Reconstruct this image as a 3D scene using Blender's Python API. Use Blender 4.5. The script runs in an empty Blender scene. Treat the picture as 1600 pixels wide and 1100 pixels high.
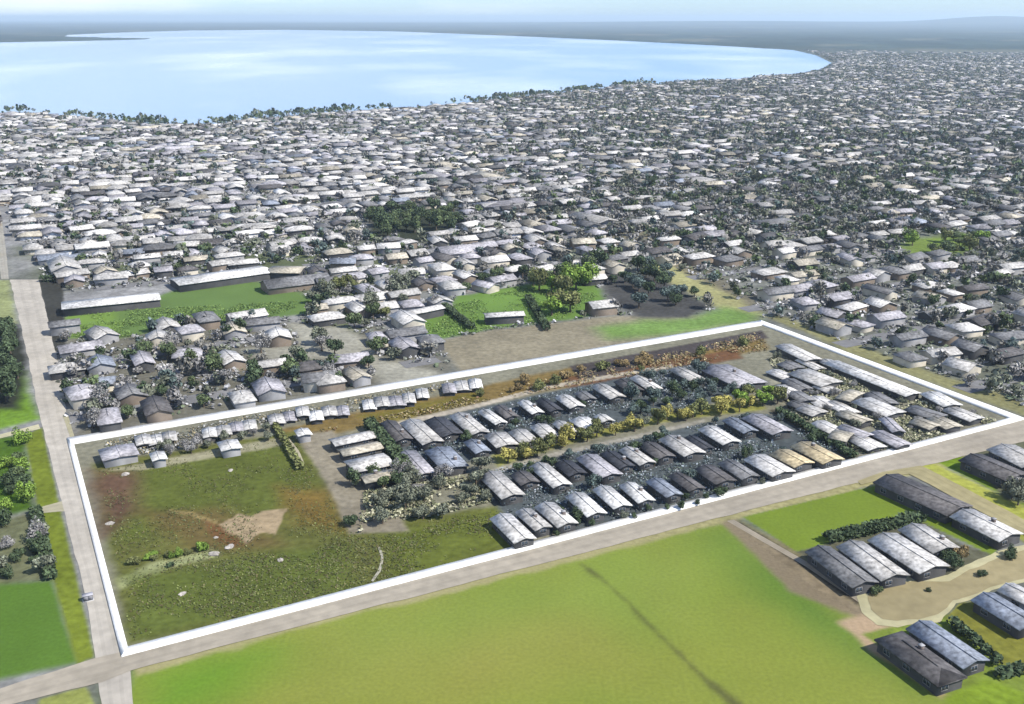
import bpy, math, random
import numpy as np
rng = np.random.default_rng(7); random.seed(7)
scene = bpy.context.scene
col = scene.collection
R = math.radians

# ------------------------------------------------------------------ camera
F, H, HY = 1590.0, 100.0, 29.0              # focal length in photo pixels, eye height in m, horizon row
PITCH = math.atan((550 - HY) / F)
cam_d = bpy.data.cameras.new('camera'); cam = bpy.data.objects.new('camera', cam_d); col.objects.link(cam)
cam_d.sensor_width = 36; cam_d.lens = 36 * F / 1600; cam_d.clip_start = 1; cam_d.clip_end = 120000
cam.location = (0, 0, H); cam.rotation_euler = (math.pi / 2 - PITCH, 0, 0)
scene.camera = cam

# ------------------------------------------------------------------ light
SUN_EL, SUN_AZ = R(47), R(-24)             # azimuth of the sun seen from above, counter-clockwise from +x
w = bpy.data.worlds.new('World'); scene.world = w; w.use_nodes = True
nt = w.node_tree; nt.nodes.clear(); N = nt.nodes.new; Lk = nt.links.new
wo = N('ShaderNodeOutputWorld'); bg = N('ShaderNodeBackground'); sky = N('ShaderNodeTexSky')
sky.sky_type = 'NISHITA'; sky.sun_disc = False; sky.sun_elevation = SUN_EL; sky.sun_rotation = math.pi / 2 - SUN_AZ
sky.altitude = 0; sky.air_density = 1.0; sky.dust_density = 0.3; sky.ozone_density = 2.5
tint = N('ShaderNodeMix'); tint.data_type = 'RGBA'; tint.blend_type = 'MULTIPLY'; tint.inputs[0].default_value = 1
tint.inputs[7].default_value = (0.65, 0.855, 1.22, 1)
tc = N('ShaderNodeTexCoord'); mp = N('ShaderNodeMapping'); mp.inputs['Scale'].default_value = (1.6, 1.6, 14)
no = N('ShaderNodeTexNoise'); no.inputs['Scale'].default_value = 1.5; no.inputs['Detail'].default_value = 5
no.inputs['Roughness'].default_value = 0.55
cr = N('ShaderNodeValToRGB'); cr.color_ramp.elements[0].position = 0.43; cr.color_ramp.elements[1].position = 0.60
sep = N('ShaderNodeSeparateXYZ'); mr = N('ShaderNodeMapRange'); mr.inputs[1].default_value = 0.12; mr.inputs[2].default_value = -0.22
mul = N('ShaderNodeMath'); mul.operation = 'MULTIPLY'
mixc = N('ShaderNodeMix'); mixc.data_type = 'RGBA'; mixc.inputs[7].default_value = (6.6, 7.1, 7.4, 1)
Lk(sky.outputs[0], tint.inputs[6]); Lk(tc.outputs['Generated'], mp.inputs[0]); Lk(mp.outputs[0], no.inputs[0])
Lk(no.outputs[0], cr.inputs[0]); Lk(tc.outputs['Generated'], sep.inputs[0]); Lk(sep.outputs[0], mr.inputs[0])
Lk(cr.outputs[0], mul.inputs[0]); Lk(mr.outputs[0], mul.inputs[1])
Lk(mul.outputs[0], mixc.inputs[0]); Lk(tint.outputs[2], mixc.inputs[6]); Lk(mixc.outputs[2], bg.inputs[0])
bg.inputs[1].default_value = 0.08; Lk(bg.outputs[0], wo.inputs[0])
sd = bpy.data.lights.new('sun', 'SUN'); sd.energy = 3.9; sd.angle = R(0.5); sd.color = (1, 0.94, 0.85)
sun = bpy.data.objects.new('sun', sd); col.objects.link(sun)
sun.rotation_euler = (0, math.pi / 2 - SUN_EL, SUN_AZ)
sun.location = (200, -100, 300)
scene.view_settings.view_transform = 'Standard'; scene.view_settings.look = 'None'
scene.view_settings.gamma = 1; scene.view_settings.exposure = 1.16
EXPO = 2.3                                 # authoring divisor: sunlit srgb -> base colour

# ------------------------------------------------------------------ helpers
def g(x, y, z=0.0):
    """the place on the plane at height z that the survey photo shows at (x, y)"""
    dx = (x - 800) / F; dy = (550 - y) / F
    d = (dx, math.cos(PITCH) + dy * math.sin(PITCH), -math.sin(PITCH) + dy * math.cos(PITCH))
    t = (z - H) / d[2]
    return (d[0] * t, d[1] * t)
def gp(pts, z=0.0): return np.array([g(x, y, z) for x, y in pts])
def s2l(c): c = np.asarray(c, float) / 255; return np.where(c < 0.04045, c / 12.92, ((c + 0.055) / 1.055) ** 2.4)
def S(r, gg, b): return s2l((r, gg, b)) / EXPO
ORG = np.array(g(195, 1020)); A0 = R(27.8)
UU = np.array((math.cos(A0), math.sin(A0))); VV = np.array((-math.sin(A0), math.cos(A0)))
def uv(P): d = np.asarray(P) - ORG; return d @ UU, d @ VV
def xy(u, v): return ORG + np.multiply.outer(np.asarray(u, float), UU) + np.multiply.outer(np.asarray(v, float), VV)

def hashn(ix, iy, seed):
    h = (ix.astype(np.int64) * 374761393 + iy.astype(np.int64) * 668265263 + seed * 974634777) & 0xffffffff
    h = ((h ^ (h >> 13)) * 1274126177) & 0xffffffff
    return ((h ^ (h >> 16)) & 0xffff) / 65535.0
def vnoise(x, y, s, seed=0, octv=3):
    out = 0; amp = 1; tot = 0
    for o in range(octv):
        X = x / s; Y = y / s; ix = np.floor(X); iy = np.floor(Y); fx = X - ix; fy = Y - iy
        fx = fx * fx * (3 - 2 * fx); fy = fy * fy * (3 - 2 * fy)
        a = hashn(ix, iy, seed + o); b = hashn(ix + 1, iy, seed + o); c = hashn(ix, iy + 1, seed + o); d = hashn(ix + 1, iy + 1, seed + o)
        out = out + amp * ((a * (1 - fx) + b * fx) * (1 - fy) + (c * (1 - fx) + d * fx) * fy); tot += amp; amp *= 0.5; s = s / 2.1
    return out / tot
def inside(poly, X, Y):
    c = np.zeros(X.shape, bool); n = len(poly)
    for i in range(n):
        x0, y0 = poly[i]; x1, y1 = poly[(i + 1) % n]
        if y0 == y1: continue
        c ^= ((y0 > Y) != (y1 > Y)) & (X < (x1 - x0) * (Y - y0) / (y1 - y0) + x0)
    return c
def edist(poly, X, Y):
    d = np.full(X.shape, 1e9); n = len(poly)
    for i in range(n):
        a = poly[i]; b = poly[(i + 1) % n]; e = b - a; L = max(e @ e, 1e-9)
        t = np.clip(((X - a[0]) * e[0] + (Y - a[1]) * e[1]) / L, 0, 1)
        d = np.minimum(d, np.hypot(X - a[0] - t * e[0], Y - a[1] - t * e[1]))
    return d
def mask(poly, X, Y, feather=1.0, wob=0.0, seed=3):
    """soft 0..1 mask of a ground polygon with an uneven edge"""
    m = np.zeros(X.shape); pad = feather + wob + 1
    bb = (X > poly[:, 0].min() - pad) & (X < poly[:, 0].max() + pad) & (Y > poly[:, 1].min() - pad) & (Y < poly[:, 1].max() + pad)
    if not bb.any(): return m
    x = X[bb]; y = Y[bb]; d = edist(poly, x, y); sd_ = np.where(inside(poly, x, y), d, -d)
    if wob: sd_ = sd_ + (vnoise(x, y, wob * 3 + 2, seed) - 0.5) * 2 * wob
    t = np.clip(sd_ / feather * 0.5 + 0.5, 0, 1); m[bb] = t * t * (3 - 2 * t); return m

def mesh_from(name, V, quads=None, tris=None, fcol=None, mat=None, smooth=False):
    me = bpy.data.meshes.new(name); V = np.asarray(V, np.float32)
    quads = np.zeros((0, 4), int) if quads is None else np.asarray(quads, int).reshape(-1, 4)
    tris = np.zeros((0, 3), int) if tris is None else np.asarray(tris, int).reshape(-1, 3)
    loops = np.concatenate([quads.ravel(), tris.ravel()]); nq, ntr = len(quads), len(tris)
    st = np.concatenate([np.arange(nq) * 4, nq * 4 + np.arange(ntr) * 3])
    me.vertices.add(len(V)); me.vertices.foreach_set('co', V.ravel())
    me.loops.add(len(loops)); me.loops.foreach_set('vertex_index', loops.astype(np.int32))
    me.polygons.add(nq + ntr); me.polygons.foreach_set('loop_start', st.astype(np.int32))
    if smooth: me.polygons.foreach_set('use_smooth', np.ones(nq + ntr, bool))
    me.update(calc_edges=True)
    if fcol is not None:
        fc = np.ones((nq + ntr, 4), np.float32); fc[:, :3] = fcol
        c4 = np.concatenate([np.repeat(fc[:nq], 4, 0), np.repeat(fc[nq:], 3, 0)])
        a = me.attributes.new('Col', 'FLOAT_COLOR', 'CORNER'); a.data.foreach_set('color', c4.ravel())
    if mat: me.materials.append(mat)
    return me
def link(name, data, parent=None, loc=(0, 0, 0), rz=0.0, sc=None):
    o = bpy.data.objects.new(name, data); col.objects.link(o); o.location = loc; o.rotation_euler = (0, 0, rz)
    if sc is not None: o.scale = sc
    if parent: o.parent = parent
    return o
def tag(o, label, cat, group=None, kind=None):
    if label: o['label'] = label
    if cat: o['category'] = cat
    if group: o['group'] = group
    if kind: o['kind'] = kind
    return o
class MB:
    """collects boxes and loose faces into one mesh"""
    def __init__(s): s.v = []; s.q = []; s.t = []; s.cq = []; s.ct = []
    def add(s, V, q=(), t=(), c=(1, 1, 1)):
        b = len(s.v); s.v += [tuple(p) for p in V]
        for f in q: s.q.append([b + i for i in f]); s.cq.append(c)
        for f in t: s.t.append([b + i for i in f]); s.ct.append(c)
    def box(s, x0, x1, y0, y1, z0, z1, c=(1, 1, 1)):
        s.add([(x0, y0, z0), (x1, y0, z0), (x1, y1, z0), (x0, y1, z0), (x0, y0, z1), (x1, y0, z1), (x1, y1, z1), (x0, y1, z1)],
              [(0, 3, 2, 1), (4, 5, 6, 7), (0, 1, 5, 4), (1, 2, 6, 5), (2, 3, 7, 6), (3, 0, 4, 7)], c=c)
    def mesh(s, name, mat=None): return mesh_from(name, s.v, s.q, s.t, np.array(s.cq + s.ct, float).reshape(-1, 3), mat)

def mat_col(name, rough=0.9, scales=((2.0, 0.25), (12.0, 0.25)), bump=0.0, spec=0.2, metallic=0.0, base=None, sub=0.0):
    m = bpy.data.materials.new(name); m.use_nodes = True; t = m.node_tree; b = t.nodes['Principled BSDF']
    b.inputs['Roughness'].default_value = rough; b.inputs['Specular IOR Level'].default_value = spec; b.inputs['Metallic'].default_value = metallic
    if base is None:
        a = t.nodes.new('ShaderNodeAttribute'); a.attribute_name = 'Col'; src = a.outputs['Color']
    else:
        a = t.nodes.new('ShaderNodeRGB'); a.outputs[0].default_value = (*base, 1); src = a.outputs[0]
    geo = t.nodes.new('ShaderNodeNewGeometry'); last = None
    for size, amp in scales:
        n = t.nodes.new('ShaderNodeTexNoise'); n.inputs['Scale'].default_value = 1.0 / size; n.inputs['Detail'].default_value = 3
        t.links.new(geo.outputs['Position'], n.inputs[0])
        r = t.nodes.new('ShaderNodeMapRange'); r.inputs[1].default_value = 0.3; r.inputs[2].default_value = 0.7
        r.inputs[3].default_value = 1 - amp; r.inputs[4].default_value = 1 + amp; t.links.new(n.outputs[0], r.inputs[0])
        if last is None: last = r.outputs[0]
        else:
            mm = t.nodes.new('ShaderNodeMath'); mm.operation = 'MULTIPLY'; t.links.new(last, mm.inputs[0]); t.links.new(r.outputs[0], mm.inputs[1]); last = mm.outputs[0]
        nlast = n
    if last is not None:
        vm = t.nodes.new('ShaderNodeVectorMath'); vm.operation = 'SCALE'
        t.links.new(src, vm.inputs[0]); t.links.new(last, vm.inputs['Scale']); t.links.new(vm.outputs[0], b.inputs['Base Color'])
        if bump:
            bp = t.nodes.new('ShaderNodeBump'); bp.inputs['Strength'].default_value = 0.6; bp.inputs['Distance'].default_value = bump
            t.links.new(nlast.outputs[0], bp.inputs['Height']); t.links.new(bp.outputs[0], b.inputs['Normal'])
    else: t.links.new(src, b.inputs['Base Color'])
    return m
M_ground = mat_col('ground_mix', 0.95, ((60, 0.10), (9, 0.14), (1.6, 0.22)), bump=0.25, spec=0.05)
M_grass = mat_col('grass', 0.95, ((60, 0.06), (14, 0.04), (0.7, 0.10)), bump=0.06, spec=0.05)
M_road = mat_col('worn_road', 0.9, ((14, 0.12), (2.2, 0.12)), spec=0.1)
M_roof = mat_col('weathered_roof', 0.75, ((6, 0.30), (0.9, 0.45)), bump=0.1, spec=0.15)
M_wall = mat_col('painted_wall', 0.85, ((3, 0.2),), spec=0.15)
M_leaf = mat_col('foliage', 0.8, ((3.0, 0.35), (0.7, 0.3)), spec=0.12)
M_bark = mat_col('bark', 0.95, ((0.4, 0.3),), base=(0.09, 0.07, 0.05))
M_white = mat_col('outline_white', 0.7, ((6, 0.10), (0.8, 0.10)), base=(0.60, 0.60, 0.57))
M_glass = mat_col('window_glass', 0.15, ((4, 0.3),), base=(0.03, 0.04, 0.05), spec=0.6)
M_frame = mat_col('trim', 0.6, ((2, 0.1),), base=(0.16, 0.16, 0.16))
M_door = mat_col('door_paint', 0.5, ((2, 0.15),), base=(0.16, 0.09, 0.06))
M_pebble = mat_col('rubble', 0.95, ((2, 0.3), (0.5, 0.25)))

# ------------------------------------------------------------------ places on the ground
PROP = gp([(110, 690), (1190, 505), (1590, 655), (195, 1020)])
LAKE = gp([(-500, 66), (0, 66), (120, 64), (225, 61.5), (235, 60), (150, 58.5), (100, 57), (105, 54.5), (180, 51), (300, 47.5), (450, 46.5), (620, 49), (800, 56),
           (950, 62.5), (1100, 70), (1240, 78), (1275, 86), (1300, 98), (1280, 110), (1240, 118), (1180, 121), (1150, 126), (1080, 127), (1020, 132), (985, 131), (930, 140), (830, 151),
           (700, 165), (560, 176), (440, 183), (340, 196), (240, 196), (160, 187), (50, 178), (0, 177), (-300, 174)])
PATCH = {}   # name: (poly, colour, feather, wobble)
def patch(name, pts, c, f=1.0, w_=0.5): PATCH[name] = (gp(pts), np.array(c), f, w_)
# order matters: later patches lie over earlier ones
patch('scrub_left', [(100, 520), (560, 500), (720, 575), (110, 690)], S(128, 126, 112), 4, 3)
patch('verge_east', [(1190, 492), (1225, 495), (1420, 568), (1640, 640), (1600, 652), (1400, 580)], S(152, 150, 106), 2, 2)
patch('mid_green', [(20, 385), (300, 375), (520, 370), (640, 420), (620, 480), (540, 520), (480, 450), (300, 425), (60, 432)], S(112, 122, 88), 9, 9)
patch('far_scrub', [(570, 335), (640, 325), (715, 325), (712, 360), (650, 380), (575, 375)], S(66, 72, 58), 5, 4)
patch('beige_far', [(860, 350), (1000, 350), (1180, 470), (1180, 500), (980, 400)], S(140, 134, 112), 6, 4)
patch('yellow_track', [(985, 400), (1015, 400), (1160, 470), (1190, 492), (1150, 495), (1060, 450)], S(188, 186, 130), 3, 2)
patch('far_green', [(1420, 372), (1500, 362), (1540, 372), (1520, 392), (1440, 402), (1405, 395)], S(128, 150, 70), 6, 5)
patch('meadow_left', [(100, 488), (180, 478), (250, 462), (300, 443), (370, 436), (440, 445), (490, 468), (500, 488), (410, 500), (300, 505), (190, 528), (108, 528)], S(114, 142, 78), 2, 1.5)
patch('meadow_left_bright', [(103, 490), (175, 486), (190, 510), (180, 528), (108, 527)], S(132, 164, 78), 3, 2)
patch('bare_field', [(680, 534), (760, 517), (880, 503), (960, 494), (1120, 492), (1186, 500), (722, 580)], S(162, 154, 130), 1.5, 1)
patch('meadow_mid', [(625, 497), (700, 484), (715, 462), (820, 445), (900, 430), (945, 455), (935, 490), (880, 500), (765, 514), (715, 524), (675, 530)], S(120, 154, 74), 2, 2)
patch('green_strip', [(930, 512), (1000, 500), (1080, 496), (1130, 478), (1188, 490), (1186, 502), (1030, 526), (950, 530)], S(126, 158, 84), 5, 2)
patch('dark_plot', [(935, 425), (1030, 430), (1110, 480), (1075, 497), (1000, 498), (950, 470)], S(86, 86, 84), 3, 2)
patch('pale_track', [(450, 505), (540, 512), (600, 560), (720, 590), (690, 600), (600, 600), (530, 560), (400, 560), (380, 545), (470, 540)], S(176, 174, 158), 3, 2)
patch('dark_yard', [(60, 437), (98, 440), (103, 548), (82, 550)], S(72, 72, 66), 0.6, 0.3)
patch('left_green', [(-80, 610), (35, 580), (62, 655), (-80, 690)], S(122, 158, 56), 2, 1)
patch('left_dark', [(-80, 505), (28, 505), (45, 560), (30, 640), (-80, 640)], S(58, 62, 52), 2, 1)
patch('left_pale', [(-60, 438), (15, 438), (28, 505), (-60, 505)], S(160, 168, 116), 2, 1)
patch('left_hedgeland', [(-80, 690), (38, 680), (58, 795), (-80, 830)], S(86, 118, 40), 1.5, 1)
patch('left_grey', [(-90, 830), (56, 800), (82, 905), (-90, 930)], S(124, 128, 96), 1.5, 1)
patch('left_lawn', [(-130, 925), (84, 905), (125, 1035), (-130, 1092)], S(98, 132, 52), 1.2, 0.4)
patch('verge_strip', [(38, 680), (66, 668), (148, 1028), (120, 1038), (84, 910), (60, 800)], S(126, 140, 50), 0.5, 0.2)
patch('front_field', [(208, 1048), (500, 968), (820, 885), (1080, 828), (1140, 815), (1260, 910), (1380, 985), (1500, 1085), (1620, 1150), (1700, 1250), (160, 1250)], S(150, 160, 70), 1.0, 0.4)
patch('front_green', [(208, 1048), (330, 1015), (480, 985), (520, 1010), (420, 1050), (330, 1110), (300, 1250), (160, 1250)], S(120, 158, 52), 9, 5)
patch('front_green2', [(1070, 830), (1140, 815), (1330, 960), (1480, 1080), (1420, 1070), (1250, 980)], S(108, 140, 58), 9, 3)
patch('front_olive', [(500, 1010), (800, 920), (930, 930), (960, 1000), (1040, 1100), (500, 1120)], S(158, 160, 76), 20, 8)
patch('front_mid', [(500, 968), (820, 885), (1080, 828), (1140, 860), (1100, 960), (800, 1000), (560, 1040)], S(150, 162, 76), 14, 6)
patch('front_track', [(906, 881.0), (942.4, 909.3), (982, 946.5), (1016.8, 983.6), (1050.5, 1018.25), (1074, 1043.0), (1103.5, 1071.25), (1138, 1101.5), (1182, 1144.0), (1198, 1136.0), (1152, 1094.5), (1116.5, 1064.75), (1086, 1037.0), (1059.5, 1013.75), (1023.2, 980.4), (988, 943.5), (947.6, 906.7), (910, 879.0)], S(112, 114, 66), 0.9, 1.0)
patch('verge_road', [(205, 1042), (820, 884), (1300, 760), (1600, 686), (1640, 690), (1420, 745), (1300, 775), (1150, 812), (820, 897), (500, 975), (215, 1056)], S(178, 172, 122), 0.8, 1.0)
patch('worn_track', [(1128, 817), (1150, 812), (1280, 895), (1400, 972), (1390, 985), (1310, 955), (1235, 925), (1165, 852)], S(152, 138, 112), 1.0, 0.6)
patch('track_side', [(1152, 810), (1245, 860), (1350, 940), (1385, 975), (1345, 950)], S(140, 132, 98), .8, .4)
patch('track_dark', [(1150, 818), (1157, 816), (1290, 897), (1345, 940), (1338, 944), (1280, 903)], S(84, 76, 64), .35, .2)
patch('sandy', [(1312, 972), (1370, 955), (1400, 972), (1450, 970), (1425, 990), (1372, 1000), (1430, 1048), (1484, 1084), (1472, 1090), (1350, 1010)], S(192, 168, 136), 1.0, 0.8)
patch('lawn_right', [(1160, 808), (1395, 752), (1480, 795), (1568, 850), (1550, 868), (1440, 815), (1290, 850), (1245, 862)], S(128, 150, 54), 0.3, 0.15)
patch('homes_yard', [(1245, 862), (1440, 815), (1500, 850), (1560, 870), (1480, 900), (1350, 915)], S(104, 104, 84), 0.4, 0.2)
patch('verge_right', [(1430, 722), (1452, 720), (1620, 800), (1620, 860), (1590, 840)], S(176, 180, 84), 0.8, 0.3)
patch('lawn_corner', [(1455, 718), (1500, 712), (1620, 780), (1620, 800)], S(122, 148, 40), 0.6, 0.2)
patch('yard_corner', [(1500, 706), (1620, 680), (1620, 790), (1570, 780)], S(110, 112, 88), 0.6, 0.2)
patch('corner_yard', [(1345, 990), (1480, 960), (1620, 1010), (1620, 1100), (1560, 1080), (1480, 1085)], S(128, 146, 62), 0.5, 0.3)
patch('round_lawn', [(1478, 965), (1500, 942), (1525, 940), (1620, 985), (1620, 1060), (1560, 1035)], S(134, 134, 58), 0.3, 0.1)
patch('corner_grass', [(1475, 1090), (1540, 1060), (1620, 1090), (1640, 1130), (1500, 1120)], S(134, 158, 50), 0.8, 0.3)
patch('yard_bottom', [(60, 1092), (135, 1072), (150, 1110), (60, 1120)], S(160, 168, 90), 0.5, 0.3)
patch('prop_base', [(110, 690), (1190, 505), (1590, 655), (195, 1020)], S(146, 144, 124), 0.3, 0)
patch('weed_strip', [(430, 672), (900, 572), (1190, 520), (1200, 545), (1000, 585), (750, 630), (600, 662), (470, 690)], S(140, 120, 72), 1.5, 1)
patch('weed_green', [(560, 650), (740, 612), (760, 625), (600, 662)], S(130, 120, 58), 1.5, 1)
patch('rust_soil', [(880, 590), (1150, 545), (1160, 560), (1060, 578), (890, 610)], S(126, 92, 64), 1.2, 0.8)
patch('dark_soil', [(890, 572), (1190, 516), (1200, 528), (1100, 548), (930, 590), (905, 592)], S(88, 82, 80), 0.6, 0.3)
patch('vacant_lot', [(145, 725), (470, 672), (540, 820), (780, 790), (815, 855), (600, 925), (200, 1008)], S(112, 116, 60), 1.5, 0.8)
patch('lot_north', [(190, 740), (440, 690), (500, 760), (410, 805), (180, 850)], S(104, 114, 52), 4, 2)
patch('lot_rust', [(140, 735), (215, 735), (220, 800), (160, 840)], S(112, 88, 70), 4, 2)
patch('lot_brown', [(220, 800), (350, 790), (440, 850), (300, 870)], S(120, 106, 64), 4, 2)
patch('lot_brown2', [(430, 760), (510, 770), (540, 830), (470, 820)], S(134, 112, 58), 4, 2)
patch('lot_soil', [(330, 824), (350, 815), (372, 801), (395, 806), (412, 797), (446, 797), (438, 812), (430, 835), (408, 832), (385, 850), (368, 838), (345, 832)], S(186, 166, 132), 0.35, 1.3)
patch('lot_soil_line', [(262, 797), (300, 800), (340, 815), (336, 821), (298, 806)], S(168, 150, 100), .5, .6)
patch('lot_brown3', [(320, 812), (345, 822), (380, 850), (360, 856), (330, 835)], S(128, 96, 62), .8, .8)
patch('lot_pale', [(180, 905), (240, 880), (330, 858), (340, 868), (260, 890), (190, 918)], S(172, 178, 128), 1, 1.0)
patch('lot_green', [(200, 900), (320, 880), (540, 850), (560, 920), (210, 1000)], S(104, 116, 54), 3, 2)
patch('lot_green2', [(590, 830), (780, 795), (810, 850), (620, 910)], S(110, 120, 52), 3, 2)
patch('lot_path', [(160, 735), (445, 682), (460, 692), (420, 700), (220, 735)], S(168, 164, 134), 0.8, 0.4)
patch('yard_pale', [(462, 680), (520, 672), (600, 765), (640, 830), (545, 835), (520, 770)], S(160, 152, 132), 0.8, 0.5)
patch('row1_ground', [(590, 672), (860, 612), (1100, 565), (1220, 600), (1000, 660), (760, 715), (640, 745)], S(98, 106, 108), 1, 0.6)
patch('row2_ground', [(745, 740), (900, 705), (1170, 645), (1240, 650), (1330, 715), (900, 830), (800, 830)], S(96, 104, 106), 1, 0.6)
patch('row_path', [(600, 664), (740, 632), (860, 601), (1050, 569), (1052, 574), (860, 607), (742, 638), (605, 670)], S(206, 196, 176), 0.35, 0.1)
patch('row_path2', [(750, 738), (870, 706), (1000, 678), (1100, 655), (1102, 660), (1000, 684), (870, 713), (752, 745)], S(176, 172, 158), 0.4, 0.1)
patch('mid_yellow', [(770, 712), (900, 675), (1060, 642), (1180, 622), (1200, 640), (1060, 655), (880, 695), (780, 728)], S(156, 156, 80), 1, 0.6)
patch('east_scrub', [(1200, 560), (1320, 590), (1440, 660), (1400, 690), (1340, 712), (1240, 650), (1200, 600)], S(162, 160, 142), 2, 1)
patch('east_lane', [(1200, 640), (1215, 640), (1345, 715), (1330, 722)], S(92, 86, 70), 0.6, 0.2)

def ground_color(X, Y):
    r = np.hypot(X, Y); n1 = vnoise(X, Y, 70, 11, 4)
    WX = .8 * X + .6 * Y + 9 * vnoise(X, Y, 23, 61, 2); WY = -.6 * X + .8 * Y + 9 * vnoise(X, Y, 23, 62, 2); n2 = vnoise(WX, WY, 15, 23, 4); n3 = vnoise(X, Y, 700, 31, 3)
    side = np.clip((X + 0.12 * Y + 60) / 240, 0, 1)[:, None]
    n4 = vnoise(WX, WY, 4.5, 29, 2)
    base = (1 - side) * S(158, 158, 156) + side * S(128, 131, 122)
    base = base * (0.35 + 0.6 * n2 + 0.75 * n4)[:, None]
    gm = np.clip((n1 - 0.52) * 5, 0, 1)[:, None]; base = base * (1 - gm * 0.6) + S(84, 92, 62) * gm * 0.6
    fm = np.clip((r - 2600) / 1500, 0, 1)[:, None]
    far = (S(48, 70, 68) * (1 - n3[:, None]) + S(76, 94, 86) * n3[:, None]) * (0.5 + vnoise(X, Y * 0.25, 160, 44, 3)[:, None])
    tan = np.clip((vnoise(X, Y, 420, 51, 3) - 0.62) * 8, 0, 1)[:, None]
    far = far * (1 - tan * 0.5) + S(150, 146, 126) * tan * 0.5
    C = base * (1 - fm) + far * fm
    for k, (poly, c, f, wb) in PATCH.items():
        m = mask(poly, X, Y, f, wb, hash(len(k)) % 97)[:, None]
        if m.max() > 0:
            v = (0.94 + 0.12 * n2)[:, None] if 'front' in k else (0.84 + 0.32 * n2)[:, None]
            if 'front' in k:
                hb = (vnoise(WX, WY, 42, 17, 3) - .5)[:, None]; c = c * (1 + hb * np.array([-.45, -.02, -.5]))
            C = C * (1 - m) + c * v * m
    return C
def in_any(names, X, Y):
    o = np.zeros(X.shape, bool)
    for n in names: o |= inside(PATCH[n][0], X, Y)
    return o

# ------------------------------------------------------------------ ground sheet
def build_ground():
    ang = np.concatenate([np.arange(-180, -36, 4.0), np.arange(-36, 36.001, 0.085), np.arange(40, 180.1, 4.0)])
    ang = np.radians(ang)
    rr = [3.0]
    while rr[-1] < 105: rr.append(rr[-1] + 6)
    while rr[-1] < 70000: rr.append(rr[-1] * (1.0042 if rr[-1] < 700 else 1.006 if rr[-1] < 4000 else 1.012))
    rr = np.array(rr); A, Rr = np.meshgrid(ang, rr); X = (Rr * np.sin(A)).ravel(); Y = (Rr * np.cos(A)).ravel()
    r = np.hypot(X, Y); Z = np.zeros_like(X)
    a = np.degrees(np.arctan2(X, Y))
    # far relief: a low ridge on the right horizon, gentle swells elsewhere
    fade = np.clip((r - 9000) / 9000, 0, 1) * (1 - np.clip((r - 34000) / 9000, 0, 1))
    Z += fade * (30 * vnoise(X, Y, 9000, 5, 3) + 115 * np.exp(-((a - 24.5) / 3.2) ** 2) * np.exp(-((r - 21000) / 6000) ** 2) + 40 * np.exp(-((a - 12) / 9) ** 2) * np.exp(-((r - 19000) / 6000) ** 2))
    veg = np.clip((r - 2300) / 1000, 0, 1) * np.clip((9500 - r) / 1500, 0, 1)
    Z += veg * np.clip(vnoise(X, Y, 60, 8, 3) - 0.4, 0, 1) * 14
    ld = edist(LAKE, X, Y); li = inside(LAKE, X, Y); Z = np.where(li, -np.minimum(4.0, 0.4 + ld * 0.05), np.where(ld < 60, Z * 0.3, Z))
    nA = len(ang); nR = len(rr)
    i = np.arange(nR - 1)[:, None] * nA + np.arange(nA - 1)[None, :]
    Q = np.stack([i, i + 1, i + 1 + nA, i + nA], -1).reshape(-1, 4)
    C = ground_color(X, Y)
    fcx = X[Q].mean(1); fcy = Y[Q].mean(1); cls = np.zeros(len(Q), int)
    for k, nm in enumerate(('front_field', 'vacant_lot', 'meadow_left', 'meadow_mid', 'bare_field', 'lawn_right', 'left_lawn'), 1):
        cls[inside(PATCH[nm][0], fcx, fcy)] = k
    names = ['ground', 'grass_field', 'vacant_lot', 'meadow', 'meadow', 'bare_field', 'lawn', 'grass_field']
    P = np.stack([X, Y, Z], 1)
    for k, nm in enumerate(names):
        q = Q[cls == k]; used, inv = np.unique(q, return_inverse=True); q2 = inv.reshape(-1, 4)
        me = mesh_from(nm, P[used], q2, smooth=True, mat=M_ground if k in (0, 2, 5) else M_grass)
        c4 = np.ones((len(used), 4), np.float32); c4[:, :3] = C[used]
        at = me.attributes.new('Col', 'FLOAT_COLOR', 'POINT'); at.data.foreach_set('color', c4.ravel())
        tag(link(nm, me), None, None, kind='structure')
build_ground()

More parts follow.
